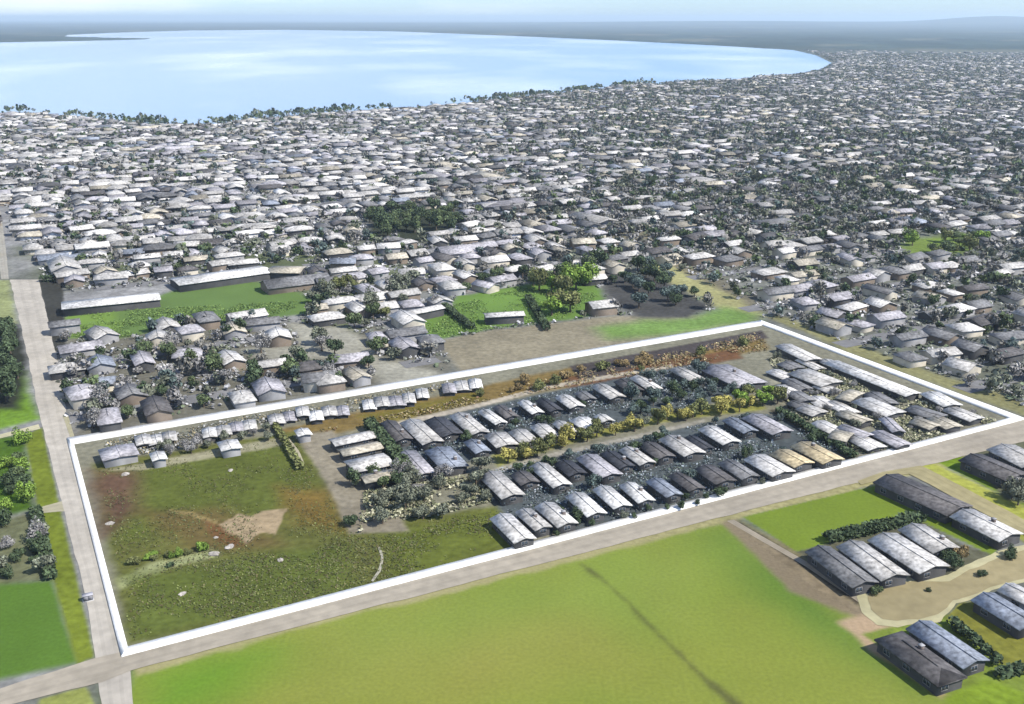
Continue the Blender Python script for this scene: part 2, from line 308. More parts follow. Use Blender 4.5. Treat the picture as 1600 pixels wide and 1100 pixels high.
# ------------------------------------------------------------------ lake
def build_lake():
    from mathutils.geometry import tessellate_polygon
    from mathutils import Vector
    P = LAKE; out = []
    n = len(P)
    for i in range(n):                                   # subdivide and roughen the shore
        a, b = P[i], P[(i + 1) % n]; L = np.hypot(*(b - a)); k = max(1, int(min(30, L / 18)))
        for j in range(k):
            q = a + (b - a) * j / k; out.append(q)
    out = np.array(out); tri = tessellate_polygon([[Vector((x, y, 0)) for x, y in out]])
    V = np.c_[out, np.full(len(out), -0.25)]
    m = bpy.data.materials.new('lake_water'); m.use_nodes = True; t = m.node_tree; b = t.nodes['Principled BSDF']
    b.inputs['Roughness'].default_value = 0.16; b.inputs['IOR'].default_value = 1.33
    geo = t.nodes.new('ShaderNodeNewGeometry'); mp_ = t.nodes.new('ShaderNodeMapping'); mp_.inputs['Scale'].default_value = (1 / 420, 1 / 900, 1)
    n_ = t.nodes.new('ShaderNodeTexNoise'); n_.inputs['Scale'].default_value = 1; n_.inputs['Detail'].default_value = 4
    r_ = t.nodes.new('ShaderNodeValToRGB'); r_.color_ramp.elements[0].color = (0.17, 0.24, 0.34, 1); r_.color_ramp.elements[1].color = (0.52, 0.54, 0.56, 1)
    r_.color_ramp.elements[0].position = 0.45; r_.color_ramp.elements[1].position = 0.75  # pale ramp end paints glare patches into the water colour
    t.links.new(geo.outputs['Position'], mp_.inputs[0]); t.links.new(mp_.outputs[0], n_.inputs[0]); t.links.new(n_.outputs[0], r_.inputs[0]); t.links.new(r_.outputs[0], b.inputs['Base Color'])
    n2 = t.nodes.new('ShaderNodeTexNoise'); n2.inputs['Scale'].default_value = 0.12; n2.inputs['Detail'].default_value = 3; t.links.new(geo.outputs['Position'], n2.inputs[0])
    bp = t.nodes.new('ShaderNodeBump'); bp.inputs['Strength'].default_value = 0.35; bp.inputs['Distance'].default_value = 0.5
    t.links.new(n2.outputs[0], bp.inputs['Height']); t.links.new(bp.outputs[0], b.inputs['Normal'])
    me = mesh_from('lake', V, None, tri, mat=m); o = link('lake', me); tag(o, None, None, kind='structure')
build_lake()

# ------------------------------------------------------------------ roads and paths
def ribbon(name, L, Rt, c, z, edge=None, z2=None):
    """road sheet between two pixel polylines given as ground points, finely cut with a slightly uneven edge"""
    Lp = gp(L); Rp = gp(Rt)
    def resamp(P, k):
        d = np.r_[0, np.cumsum(np.hypot(*(P[1:] - P[:-1]).T))]; s = np.linspace(0, d[-1], k); return np.c_[np.interp(s, d, P[:, 0]), np.interp(s, d, P[:, 1])]
    k = max(8, int(np.hypot(*(Lp[-1] - Lp[0])) / 1.5)); a = resamp(Lp, k); b = resamp(Rp, k); cols_ = 9
    wd = np.hypot(*(b - a).T)
    ja = (vnoise(a[:, 0], a[:, 1], 6, 71) - 0.5) * 0.10; jb = (vnoise(b[:, 0], b[:, 1], 6, 72) - 0.5) * 0.10
    V = []; C = []
    for j in range(cols_):
        f = j / (cols_ - 1); f2 = (0 + ja) + f * (1 + jb - ja); p = a + (b - a) * f2[:, None]
        V.append(np.c_[p, np.full(k, z)])
    V = np.stack(V, 1).reshape(-1, 3)
    i = np.arange(k - 1)[:, None] * cols_ + np.arange(cols_ - 1)[None, :]
    Q = np.stack([i, i + 1, i + 1 + cols_, i + cols_], -1).reshape(-1, 4)
    fj = (np.arange(cols_ - 1) + 0.5) / (cols_ - 1); prof = 1 - 0.10 * np.exp(-((fj - 0.32) / 0.1) ** 2) - 0.10 * np.exp(-((fj - 0.70) / 0.1) ** 2)
    Cc = np.tile((np.array(c)[None, :] * prof[:, None])[None], (k - 1, 1, 1)).reshape(-1, 3)
    e = V[Q[:, 1]] - V[Q[:, 0]]; f_ = V[Q[:, 3]] - V[Q[:, 0]]
    if (e[:, 0] * f_[:, 1] - e[:, 1] * f_[:, 0]).mean() < 0: Q = Q[:, ::-1]
    o = link(name, mesh_from(name, V, Q, None, Cc, M_road)); tag(o, None, None, kind='structure'); return o
ROADC = S(206, 200, 186)
ribbon('road', [(16, 437), (47, 575), (63, 655), (100, 799), (134, 932), (150, 1035), (160, 1110), (172, 1190)], [(60, 437), (92, 575), (112, 690), (142, 800), (175, 935), (202, 1035), (209, 1110), (216, 1190)], S(212, 205, 190), 0.06)
ribbon('road', [(-60, 1094), (0, 1077), (144, 1030), (200, 1018), (820, 858), (1300, 731), (1590, 657), (1680, 632)], [(-60, 1122), (0, 1106), (159, 1066), (210, 1046), (820, 888), (1300, 764), (1600, 690), (1690, 664)], S(194, 185, 166), 0.10)
ribbon('road', [(1, 330), (8, 380), (14, 436)], [(-8, 330), (-6, 380), (2, 436)], S(190, 186, 172), 0.05)
ribbon('path', [(-60, 695), (0, 679), (60, 663)], [(-60, 701), (0, 685), (63, 670)], S(214, 208, 172), 0.05)
ribbon('path', [(98, 650), (112, 690)], [(106, 648), (118, 688)], S(196, 190, 156), 0.12)
ribbon('path', [(60, 793), (98, 783)], [(66, 802), (102, 799)], S(196, 190, 160), 0.05)
ribbon('road', [(1340, 752), (1380, 738), (1440, 728), (1600, 812), (1660, 842)], [(1345, 758), (1390, 746), (1420, 741), (1600, 836), (1660, 868)], S(186, 176, 132), 0.14)
def sheet(name, pts, c, z, mat=M_road):
    P = gp(pts); cx = P.mean(0); k = len(P)
    out = []
    for i in range(k):
        for t in (0, .25, .5, .75): out.append(P[i] * (1 - t) + P[(i + 1) % k] * t)
    out = np.array(out)
    out += (np.c_[vnoise(out[:, 0], out[:, 1], 3, 5), vnoise(out[:, 0], out[:, 1], 3, 6)] - 0.5) * 0.7
    from mathutils.geometry import tessellate_polygon
    from mathutils import Vector
    tri = np.array(tessellate_polygon([[Vector((x, y, 0)) for x, y in out]]))
    e = out[tri[:, 1]] - out[tri[:, 0]]; f = out[tri[:, 2]] - out[tri[:, 0]]
    fl = (e[:, 0] * f[:, 1] - e[:, 1] * f[:, 0]) < 0; tri[fl] = tri[fl][:, ::-1]
    o = link(name, mesh_from(name, np.c_[out, np.full(len(out), z)], None, tri, np.tile(c, (len(tri), 1)), mat)); tag(o, None, None, kind='structure'); return o
Z7 = lambda pts: [(1200 + .3636 * x, 700 + .3636 * y) for x, y in pts]
sheet('cul_de_sac_apron', Z7([(385, 640), (425, 585), (520, 558), (620, 552), (770, 545), (840, 508), (905, 478), (1000, 440), (1150, 405), (1150, 565), (960, 612), (890, 648), (810, 668), (760, 720), (735, 750), (640, 756), (560, 775), (470, 760), (400, 705)]), S(206, 200, 158), 0.05)
sheet('cul_de_sac', Z7([(430, 640), (455, 605), (530, 582), (640, 575), (780, 572), (870, 525), (930, 500), (1010, 462), (1150, 428), (1150, 548), (960, 598), (880, 634), (795, 655), (735, 715), (640, 735), (560, 745), (490, 735), (440, 695)]), S(176, 164, 124), 0.09)

# suburb streets: the lots follow the same grid as the outlined plot
ROWP = 47.0
def street_mesh():
    V = []; Q = []; C = []
    def strip(a, b, wd, c, z):
        d = (b - a) / np.hypot(*(b - a)); n = np.array((-d[1], d[0])) * wd / 2; L = np.hypot(*(b - a)); k = max(1, int(L / 12))
        for i in range(k):
            p = a + (b - a) * i / k; q = a + (b - a) * (i + 1) / k; m_ = (p + q) / 2
            if not suburb_ok(np.array([m_[0]]), np.array([m_[1]]))[0] or np.hypot(*m_) > 2600 or m_[1] < 100: continue
            s = len(V); V.extend([(*(p - n), z), (*(q - n), z), (*(q + n), z), (*(p + n), z)]); Q.append((s, s + 1, s + 2, s + 3)); C.append(c * random.uniform(.9, 1.05))
    for k in range(-5, 60):
        v = 100 + 16 + (k - 1) * ROWP
        strip(xy(-900, v), xy(3000, v), 6.5, S(150, 150, 150), 0.05)
    for k in range(-5, 16):
        u = -38 + k * 190.0
        strip(xy(u, 100), xy(u, 2800), 6.5, S(168, 165, 160), 0.09)
    o = link('street', mesh_from('street', V, Q, None, np.array(C), M_road)); tag(o, None, None, kind='structure')
NOHOUSE = ['far_scrub', 'meadow_left', 'bare_field', 'meadow_mid', 'green_strip', 'dark_plot', 'pale_track', 'dark_yard', 'left_green', 'left_dark', 'left_pale', 'far_green', 'yellow_track']
KEEPOUT = [gp([(-900, 437), (-900, 1300), (2600, 1300), (2600, 640), (1640, 640), (1590, 655), (195, 1020), (110, 690), (60, 437)]),
           gp([(100, 702), (1188, 496), (1240, 508), (1660, 655), (1590, 680), (195, 1020)]),
           gp([(-15, 437), (-15, 320), (8, 320), (70, 437)]), gp([(85, 487), (98, 456), (250, 446), (480, 405), (490, 440), (250, 475)])]
def suburb_ok(X, Y):
    ok = ~inside(LAKE, X, Y)
    for k in KEEPOUT: ok &= ~inside(k, X, Y)
    return ok & ~in_any(NOHOUSE, X, Y) & (edist(PROP, X, Y) > 6)
street_mesh()

# ------------------------------------------------------------------ house shapes
def house_parts(kind, w_, l_, h, rh, ov=0.45):
    """unit-less template: wall box w x l x h and roof; x across, y along the ridge"""
    hw, hl = w_ / 2, l_ / 2
    wallV = [(-hw, -hl, 0), (hw, -hl, 0), (hw, hl, 0), (-hw, hl, 0), (-hw, -hl, h), (hw, -hl, h), (hw, hl, h), (-hw, hl, h)]
    wallQ = [(0, 1, 5, 4), (1, 2, 6, 5), (2, 3, 7, 6), (3, 0, 4, 7)]; wallT = []
    a, b = hw + ov, hl + ov; z0 = h - 0.02 - (ov / hw) * rh * 0.5; zt = h + rh
    if kind == 'hip':
        ins = min(hw, hl * 0.8)
        RV = [(-a, -b, z0), (a, -b, z0), (a, b, z0), (-a, b, z0), (0, -b + ins, zt), (0, b - ins, zt), (-a, -b, z0 - .25), (a, -b, z0 - .25), (a, b, z0 - .25), (-a, b, z0 - .25)]
        RQ = [(1, 2, 5, 4), (3, 0, 4, 5), (6, 7, 1, 0), (7, 8, 2, 1), (8, 9, 3, 2), (9, 6, 0, 3), (6, 9, 8, 7)]; RT = [(0, 1, 4), (2, 3, 5)]
    else:
        wallV += [(0, -hl, h + rh * 0.93), (0, hl, h + rh * 0.93)]; wallT = [(4, 5, 8), (6, 7, 9)]
        RV = [(-a, -b, z0), (a, -b, z0), (a, b, z0), (-a, b, z0), (0, -b, zt), (0, b, zt), (-a, -b, z0 - .22), (a, -b, z0 - .22), (a, b, z0 - .22), (-a, b, z0 - .22), (0, -b, zt - .22), (0, b, zt - .22)]
        RQ = [(1, 2, 5, 4), (3, 0, 4, 5), (7, 8, 2, 1), (9, 6, 0, 3), (6, 10, 4, 0), (10, 7, 1, 4), (8, 11, 5, 2), (11, 9, 3, 5), (6, 9, 11, 10), (10, 11, 8, 7)]; RT = []
    return (wallV, wallQ, wallT), (RV, RQ, RT)
ROOFC = {'pale grey': S(240, 237, 230), 'light grey': S(218, 215, 208), 'lavender grey': S(200, 197, 200), 'mid grey': S(146, 146, 146), 'dark grey': S(116, 113, 112), 'beige': S(212, 204, 184), 'slate blue': S(166, 174, 186), 'charcoal': S(84, 86, 92), 'tan': S(226, 208, 168), 'white': S(255, 253, 246)}
WALLC = {'cream': (0.42, 0.39, 0.32), 'grey': (0.24, 0.24, 0.24), 'brown': (0.17, 0.14, 0.11), 'dark': (0.06, 0.06, 0.06), 'white': (0.55, 0.55, 0.54)}

def make_house(name, cx, cy, rz, w_, l_, roof, wall, h=2.9, rh=1.3, kind='gable', detail=2, cat='house', mid=None, rs=None):
    root = link(name, None, None, (cx, cy, 0), rz); root.empty_display_size = 2
    (wv, wq, wt), (rv, rq, rt) = house_parts(kind, w_, l_, h, rh)
    m = MB(); m.add(wv, wq, wt, WALLC[wall]); link('wall', m.mesh('wall', M_wall), root)
    m = MB(); m.add(rv, rq, rt, ROOFC[roof])
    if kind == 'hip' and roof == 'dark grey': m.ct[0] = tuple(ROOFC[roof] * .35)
    ro = link('roof', m.mesh('roof', M_roof), root)
    if detail >= 1:
        # ridge cap
        m = MB(); ins = min(w_ / 2, l_ * 0.4) if kind == 'hip' else -0.45; zt = h + rh
        m.box(-.16, .16, -l_ / 2 + ins, l_ / 2 - ins, zt - .03, zt + .08, ROOFC[roof] * 1.0); link('ridge_cap', m.mesh('ridge_cap', M_roof), ro)
    if detail >= 2:
        rnd = random.Random(int(abs(cx) * 13 + abs(cy) * 7))
        if rnd.random() < .3:
            m = MB(); x = rnd.uniform(.15, .3) * w_; y = rnd.uniform(-.2, .3) * l_; zz = h + rh * (1 - x / (w_ / 2)) ; m.box(x - .35, x + .35, y - .35, y + .35, zz - .3, zz + .7, (.12, .10, .09)); m.box(x - .42, x + .42, y - .42, y + .42, zz + .7, zz + .8, (.25, .25, .25))
            link('chimney', m.mesh('chimney', M_wall), ro)
        k = max(1, int(l_ / 4)); hw, hl = w_ / 2, l_ / 2
        def window(x, y, ax):
            f = MB(); p = MB(); s = 1 if (x if ax == 'x' else y) > 0 else -1
            def bx(mb, a0, a1, z0, z1, d0, d1):
                if ax == 'x': mb.box(*sorted((x + s * d0, x + s * d1)), y + a0, y + a1, z0, z1)
                else: mb.box(x + a0, x + a1, *sorted((y + s * d0, y + s * d1)), z0, z1)
            for a0, a1, z0, z1 in ((-.75, .75, .65, .75), (-.75, .75, 1.6, 1.7), (-.75, -.65, .75, 1.6), (.65, .75, .75, 1.6), (-.05, .05, .75, 1.6)): bx(f, a0, a1, z0, z1, -.02, .08)
            wo_ = link('window', f.mesh('window', M_frame), root)
            bx(p, -.65, -.05, .75, 1.6, -.02, .03); bx(p, .05, .65, .75, 1.6, -.02, .03); link('pane', p.mesh('pane', M_glass), wo_)
        for i in range(k):
            y = -hl + (i + .5) * l_ / k
            window(-hw, y, 'x')
            if i != k // 2: window(hw, y, 'x')
        window(0 if w_ < 5 else -w_ * .22, -hl, 'y')
        y = -hl + (k // 2 + .5) * l_ / k
        m = MB(); m.box(hw - .02, hw + .07, y - .5, y + .5, .02, 1.9); d_ = link('door', m.mesh('door', M_door), root)
        m = MB(); m.box(hw + .07, hw + .14, y + .3, y + .38, .95, 1.1); link('handle', m.mesh('handle', M_frame), d_)
        m = MB(); m.box(hw, hw + 1.3, y - .8, y + .8, 0.0, .18, (.3, .3, .3)); link('door_step', m.mesh('door_step', M_wall), root)
    return root
HOUSES = []   # footprints, to keep trees off them
def from_quad(pts, z=3.3):
    """roof outline far-left, far-right, near-right, near-left -> centre, heading, width, length"""
    P = gp(pts, z); a = (P[0] + P[1]) / 2; b = (P[2] + P[3]) / 2; c = (a + b) / 2; ax = a - b; l_ = np.hypot(*ax)
    wd = (np.hypot(*(P[1] - P[0])) + np.hypot(*(P[2] - P[3]))) / 2
    rz = math.atan2(ax[1], ax[0]) - math.pi / 2
    # straighten to the plot's own grid when nearly aligned; width measured square to the axis
    n = np.array((math.cos(rz), math.sin(rz))); wd = (abs((P[1] - P[0]) @ n) + abs((P[2] - P[3]) @ n)) / 2
    return c, rz, max(2.6, wd - .5), max(3.5, l_ - .7)
def home(pts, label, group, roof='light grey', wall='grey', kind='gable', h=2.1, rh=1.1, detail=2, cat='house', name='house', align=True):
    c, rz, w_, l_ = from_quad(pts, h + .4)
    if align:
        best = min([A0 + k * math.pi / 2 for k in range(-3, 4)], key=lambda t: abs((t - rz + math.pi) % (2 * math.pi) - math.pi)); rz = rz * .25 + (best + 0 * rz) * .75 if abs(best - rz) < .6 else rz
    rh = min(rh, w_ * .28) * .55
    o = make_house(name, c[0], c[1], rz, w_, l_, roof, wall, h, rh, kind, detail); tag(o, label, cat, group)
    HOUSES.append((c[0], c[1], max(w_, l_) / 2, w_, l_, rz)); return o
Z4 = lambda p: [(450 + .25 * x, 600 + .25 * y) for x, y in p]
Z5 = lambda p: [(750 + .25 * x, 600 + .25 * y) for x, y in p]
ZB = lambda p: [(860 + .25 * x, 540 + .25 * y) for x, y in p]
Z6 = lambda p: [(1100 + .25 * x, 600 + .25 * y) for x, y in p]
Z1 = lambda p: [(1200 + .25 * x, 400 + .25 * y) for x, y in p]
ORD = ['first', 'second', 'third', 'fourth', 'fifth', 'sixth', 'seventh', 'eighth', 'ninth', 'tenth', 'eleventh', 'twelfth', 'thirteenth', 'fourteenth']

# --- stack of four sideways homes
G1 = 'sideways homes stacked beside the dark hedge'
for i, (q, r_) in enumerate([([(265, 345), (500, 270), (545, 318), (300, 378)], 'pale grey'), ([(315, 402), (550, 345), (595, 385), (345, 440)], 'beige'), ([(355, 475), (600, 415), (655, 492), (410, 540)], 'pale grey'), ([(435, 562), (670, 515), (690, 562), (490, 605)], 'beige')]):
    q = Z4(q); q = [q[3], q[0], q[1], q[2]]
    home(q, '%s-roofed low home lying sideways left of the dark hedge, %s from top' % (r_, ORD[i]), G1, r_, 'dark', h=2.2, rh=.7)
# --- homes in the four half rows
rowA = [(Z4([(590, 225), (690, 225), (760, 330), (660, 350)]), 'dark grey'), (Z4([(700, 240), (845, 200), (945, 350), (850, 365)]), 'light grey'), (Z4([(860, 215), (990, 200), (1080, 290), (960, 330)]), 'charcoal'), (Z4([(1020, 190), (1140, 165), (1240, 300), (1130, 300)]), 'light grey'),
        (Z4([(1180, 165), (1250, 150), (1370, 225), (1310, 240)]), 'white'), (Z5([(90, 140), (160, 120), (230, 190), (160, 205)]), 'dark grey'), (Z5([(245, 105), (320, 90), (380, 165), (320, 180)]), 'white'), (Z5([(370, 90), (440, 80), (500, 150), (420, 165)]), 'charcoal'), (Z5([(475, 75), (580, 55), (635, 130), (560, 140)]), 'pale grey'),
        (ZB([(160, 290), (240, 275), (270, 320), (200, 335)]), 'mid grey'), (ZB([(270, 250), (370, 225), (445, 310), (370, 325)]), 'light grey'), (ZB([(420, 215), (510, 200), (560, 270), (470, 280)]), 'dark grey'), (ZB([(525, 195), (610, 175), (670, 260), (600, 275)]), 'pale grey'), (ZB([(760, 145), (850, 125), (955, 200), (880, 220)]), 'light grey'),
        (ZB([(940, 140), (1120, 105), (1330, 215), (1190, 260)]), 'lavender grey')]
def label_row(row, place, group, wall='dark', **kw):
    cnt = {}; tot = {}
    for _, r_ in row: tot[r_] = tot.get(r_, 0) + 1
    for q, r_ in row:
        k = cnt.get(r_, 0); cnt[r_] = k + 1
        lb = ('the only %s-roofed home %s' % (r_, place)) if tot[r_] == 1 else ('%s-roofed home, %s such roof from left %s' % (r_, ORD[k], place))
        home(q, lb, group, r_, wall, **kw)
label_row(rowA, 'in far row by the weed strip', 'homes in the four rows inside the white wall')
rowB = [(Z4([(695, 430), (820, 395), (895, 545), (770, 570)]), 'lavender grey'), (Z4([(880, 410), (1040, 370), (1090, 490), (950, 545)]), 'slate blue'), (Z4([(1110, 350), (1200, 335), (1250, 400), (1170, 430)]), 'slate blue'), (Z5([(50, 310), (180, 285), (220, 365), (80, 390)]), 'light grey'), (Z5([(205, 290), (300, 265), (355, 345), (240, 370)]), 'light grey'),
        (Z5([(340, 255), (440, 235), (480, 310), (370, 340)]), 'pale grey'), (Z5([(480, 230), (545, 222), (600, 285), (510, 308)]), 'pale grey'), (Z5([(560, 215), (680, 195), (745, 245), (650, 275)]), 'white'), (Z5([(720, 190), (790, 180), (830, 215), (760, 230)]), 'white')]
label_row(rowB, 'in second row above the yellow bushes', 'homes in the four rows inside the white wall', rh=.8)
rowC = [(Z5([(10, 560), (150, 525), (250, 680), (120, 710)]), 'light grey'), (Z5([(200, 560), (310, 530), (360, 600), (250, 620)]), 'dark grey'), (Z5([(335, 505), (440, 475), (545, 615), (440, 640)]), 'pale grey'), (Z5([(480, 490), (580, 460), (650, 540), (550, 570)]), 'charcoal'), (Z5([(620, 455), (745, 420), (870, 555), (740, 575)]), 'lavender grey'), (Z5([(770, 425), (860, 405), (950, 500), (860, 520)]), 'charcoal'),
        (Z5([(885, 400), (975, 380), (1080, 475), (990, 500)]), 'light grey'), (Z5([(1010, 375), (1110, 345), (1200, 440), (1100, 460)]), 'dark grey'), (Z5([(1135, 335), (1265, 305), (1390, 420), (1260, 440)]), 'light grey'), (Z5([(1290, 325), (1360, 310), (1450, 390), (1380, 400)]), 'charcoal'), (Z5([(1380, 275), (1500, 245), (1600, 350), (1510, 370)]), 'pale grey'), (Z6([(140, 215), (220, 200), (320, 280), (230, 300)]), 'slate blue'), (Z6([(250, 200), (385, 175), (545, 290), (410, 300)]), 'lavender grey')]
label_row(rowC, 'in third row below the yellow bushes', 'homes in the four rows inside the white wall')
rowD = [(Z5([(80, 825), (205, 795), (330, 950), (205, 985)]), 'pale grey'), (Z5([(220, 790), (325, 765), (440, 880), (350, 900)]), 'light grey'), (Z5([(350, 755), (475, 725), (590, 850), (490, 890)]), 'pale grey'), (Z5([(570, 690), (680, 660), (760, 795), (640, 820)]), 'white'), (Z5([(755, 645), (840, 620), (920, 740), (790, 780)]), 'white'), (Z5([(920, 615), (1000, 605), (1065, 705), (940, 745)]), 'white'),
        (Z5([(1060, 600), (1150, 570), (1250, 680), (1150, 695)]), 'slate blue'), (Z5([(1200, 560), (1290, 540), (1390, 640), (1290, 660)]), 'dark grey'), (Z6([(-40, 520), (80, 490), (180, 590), (60, 620)]), 'dark grey'), (Z6([(110, 480), (210, 465), (330, 560), (220, 590)]), 'mid grey'), (Z6([(260, 455), (390, 430), (555, 525), (430, 575)]), 'pale grey'), (Z6([(410, 430), (530, 395), (680, 475), (580, 510)]), 'tan'), (Z6([(560, 380), (670, 345), (865, 455), (740, 490)]), 'tan')]
label_row(rowD, 'in nearest row along the white outline', 'homes in the four rows inside the white wall')
# --- long sheds at the east end
for q, lb, r_ in [(Z1([(345, 665), (440, 640), (940, 845), (880, 868)]), 'longest white-roofed shed parallel to the right side of the white outline', 'white'),
                  (Z1([(960, 850), (1060, 840), (1215, 915), (1100, 935)]), 'short white-roofed shed behind the near right corner of the white outline', 'white'),
                  (Z1([(130, 730), (250, 690), (460, 775), (340, 805)]), 'mid grey flat-pitched shed standing left of the longest white shed', 'light grey'),
                  (Z1([(525, 905), (640, 870), (835, 955), (770, 1000)]), 'broken-looking pale shed among the grey scrub at the right end', 'pale grey'),
                  (Z1([(700, 1010), (770, 1000), (850, 1080), (790, 1095)]), 'small narrow shed below the broken-looking pale shed', 'lavender grey'),
                  (Z1([(60, 560), (130, 535), (320, 625), (250, 655)]), 'slim pale shed nearest the far right corner of the white outline', 'pale grey'),
                  (Z1([(410, 870), (540, 830), (610, 845), (500, 895)]), 'small beige shed below the mid grey shed', 'beige'),
                  (Z6([(740, 310), (860, 285), (970, 300), (860, 345)]), 'low beige shed beside the brown lane at the right end', 'beige')]:
    home(q, lb, 'sheds at the right end of the outlined plot', r_, 'dark', h=2.0, rh=.7, cat='shed', name='shed', align=False, detail=1)
EAST = gp([(1215, 560), (1300, 575), (1545, 655), (1400, 700), (1350, 705), (1255, 655), (1205, 600)]); placed = []; fn = {}
for _ in range(1500):
    if len(placed) >= 22: break
    p = rng.uniform(EAST.min(0), EAST.max(0)); w_ = rng.uniform(3, 5.5); l_ = rng.uniform(5, 10)
    if not inside(EAST, p[:1], p[1:])[0] or any(np.hypot(p[0] - h_[0], p[1] - h_[1]) < h_[2] * .75 + l_ * .4 for h_ in HOUSES if h_[0] > 60): continue
    r_ = ['pale grey', 'light grey', 'mid grey', 'beige', 'lavender grey'][int(rng.integers(5))]; rz = A0 + rng.normal(0, .15); placed.append(p)
    o = make_house('shed', p[0], p[1], rz, w_, l_, r_, 'dark', rng.uniform(1.0, 1.8), .35, 'gable', 1); HOUSES.append((p[0], p[1], l_ / 2, w_, l_, rz))
    sz = 'long' if l_ > 7.5 else 'short'; tag(o, 'low %s %s-roofed shed amid the rubble and scrub at the right end' % (sz, r_), 'shed', 'low %s %s-roofed sheds at the right end' % (sz, r_))
# --- small sheds in a line under the far side of the outline
xs = np.linspace(222, 742, 26); cnt = 0; shn = {}
for i, x in enumerate(xs):
    y = 690 - .1713 * (x - 110) + 16 + random.uniform(-1.5, 1.5)
    if i in (3, 4, 9, 16, 22): continue
    s = random.uniform(7, 15); t_ = random.uniform(-5, 5); y += random.uniform(-3, 4); q = [(x - s, y - 6 + t_), (x + s * .9, y - 8), (x + s * 1.15, y + 6), (x - s * .6, y + 8 + t_)]
    r_ = ['pale grey', 'white', 'light grey', 'lavender grey'][i % 4]
    cnt += 1
    shn[r_] = shn.get(r_, -1) + 1
    home(q, 'small %s-roofed shed, %s of its kind from left under the far white outline' % (r_, ORD[shn.setdefault(r_, 0)]), 'line of small sheds under the far wall', r_, 'dark', h=random.uniform(0.9, 1.5), rh=.4, cat='shed', name='shed', detail=1, align=False)
for q, lb, r_ in [([(152, 698), (205, 693), (222, 707), (160, 716)], 'wide pale shed near the left corner of the white outline', 'lavender grey'), ([(239, 706), (250, 702), (256, 714), (243, 717)], 'tiny white box shed beside the dark gap near the left corner', 'white'), ([(341, 690), (370, 682), (376, 697), (346, 702)], 'white cube-like shed at the head of the grass lot', 'white'), ([(462, 672), (482, 666), (484, 673), (466, 679)], 'little white hut at the head of the pale yard', 'white')]:
    home(q, lb, None, r_, 'grey', h=2.2, rh=.5, cat='shed', name='shed', detail=1)
# --- homes by the cul de sac, bottom right
for q, lb, r_, kd, wl in [
    ([(165, 440), (265, 410), (455, 555), (385, 600)], 'mottled grey home, leftmost of the four above the turning circle', 'mid grey', 'gable', 'dark'),
    ([(290, 415), (415, 392), (600, 535), (500, 560)], 'light grey home, second from the left of the four above the turning circle', 'light grey', 'gable', 'dark'),
    ([(430, 385), (555, 358), (755, 480), (680, 545)], 'broad pale home, third from the left of the four above the turning circle', 'pale grey', 'gable', 'dark'),
    ([(570, 350), (665, 312), (790, 400), (750, 462)], 'grey home, rightmost of the four above the turning circle', 'light grey', 'gable', 'dark'),
    ([(450, 802), (590, 785), (835, 960), (755, 1025)], 'charcoal hip-roofed house standing nearest the big green field', 'dark grey', 'hip', 'dark'),
    ([(600, 770), (700, 728), (930, 890), (865, 945)], 'blue-grey house just right of the charcoal hip-roofed one', 'slate blue', 'gable', 'dark'),
    ([(890, 645), (960, 610), (1160, 720), (1110, 790)], 'blue-grey house beside the rounded lawn at the right edge', 'slate blue', 'gable', 'dark'),
    ([(985, 600), (1060, 572), (1200, 640), (1150, 680)], 'pale house behind the blue-grey one at the right edge', 'pale grey', 'gable', 'grey'),
    ([(455, 142), (560, 100), (885, 245), (765, 275)], 'long dark-roofed building beside the side road', 'dark grey', 'gable', 'dark'),
    ([(780, 285), (890, 255), (1075, 350), (1020, 400)], 'pale-roofed building at the lower end of the long dark-roofed one', 'pale grey', 'gable', 'dark'),
    ([(820, 50), (920, 12), (1110, 105), (1050, 135)], 'dark-roofed house beside the corner lawn at the right edge', 'dark grey', 'gable', 'dark'),
    ([(945, 2), (1060, -25), (1200, 50), (1110, 80)], 'light grey house behind the dark-roofed one at the right edge', 'light grey', 'gable', 'dark')]:
    home(Z7(q), lb, 'houses beside the turning circle', r_, wl, kd, h=2.3, rh=1.5, align=False)
# --- long roofs beyond
for q, lb, r_ in [([(96, 470), (96, 481), (249, 466), (249, 455)], 'long low white-roofed barn above the bright end of the left meadow', 'white'), ([(268, 433), (275, 444), (420, 425), (415, 412)], 'long white-roofed barn behind the left meadow', 'white'), ([(418, 413), (424, 425), (476, 424), (472, 415)], 'short beige barn at the right end of the long white one', 'beige'),
                  ([(757, 487), (757, 494), (818, 490), (818, 484)], 'slim pale barn in the middle meadow', 'pale grey'), ([(630, 485), (632, 492), (690, 480), (688, 473)], 'slim pale barn at the left end of the middle meadow', 'pale grey')]:
    home([q[1], q[0], q[3], q[2]], lb, None, r_, 'dark', h=3.0, rh=1.0, cat='barn', name='barn', align=False, detail=1)

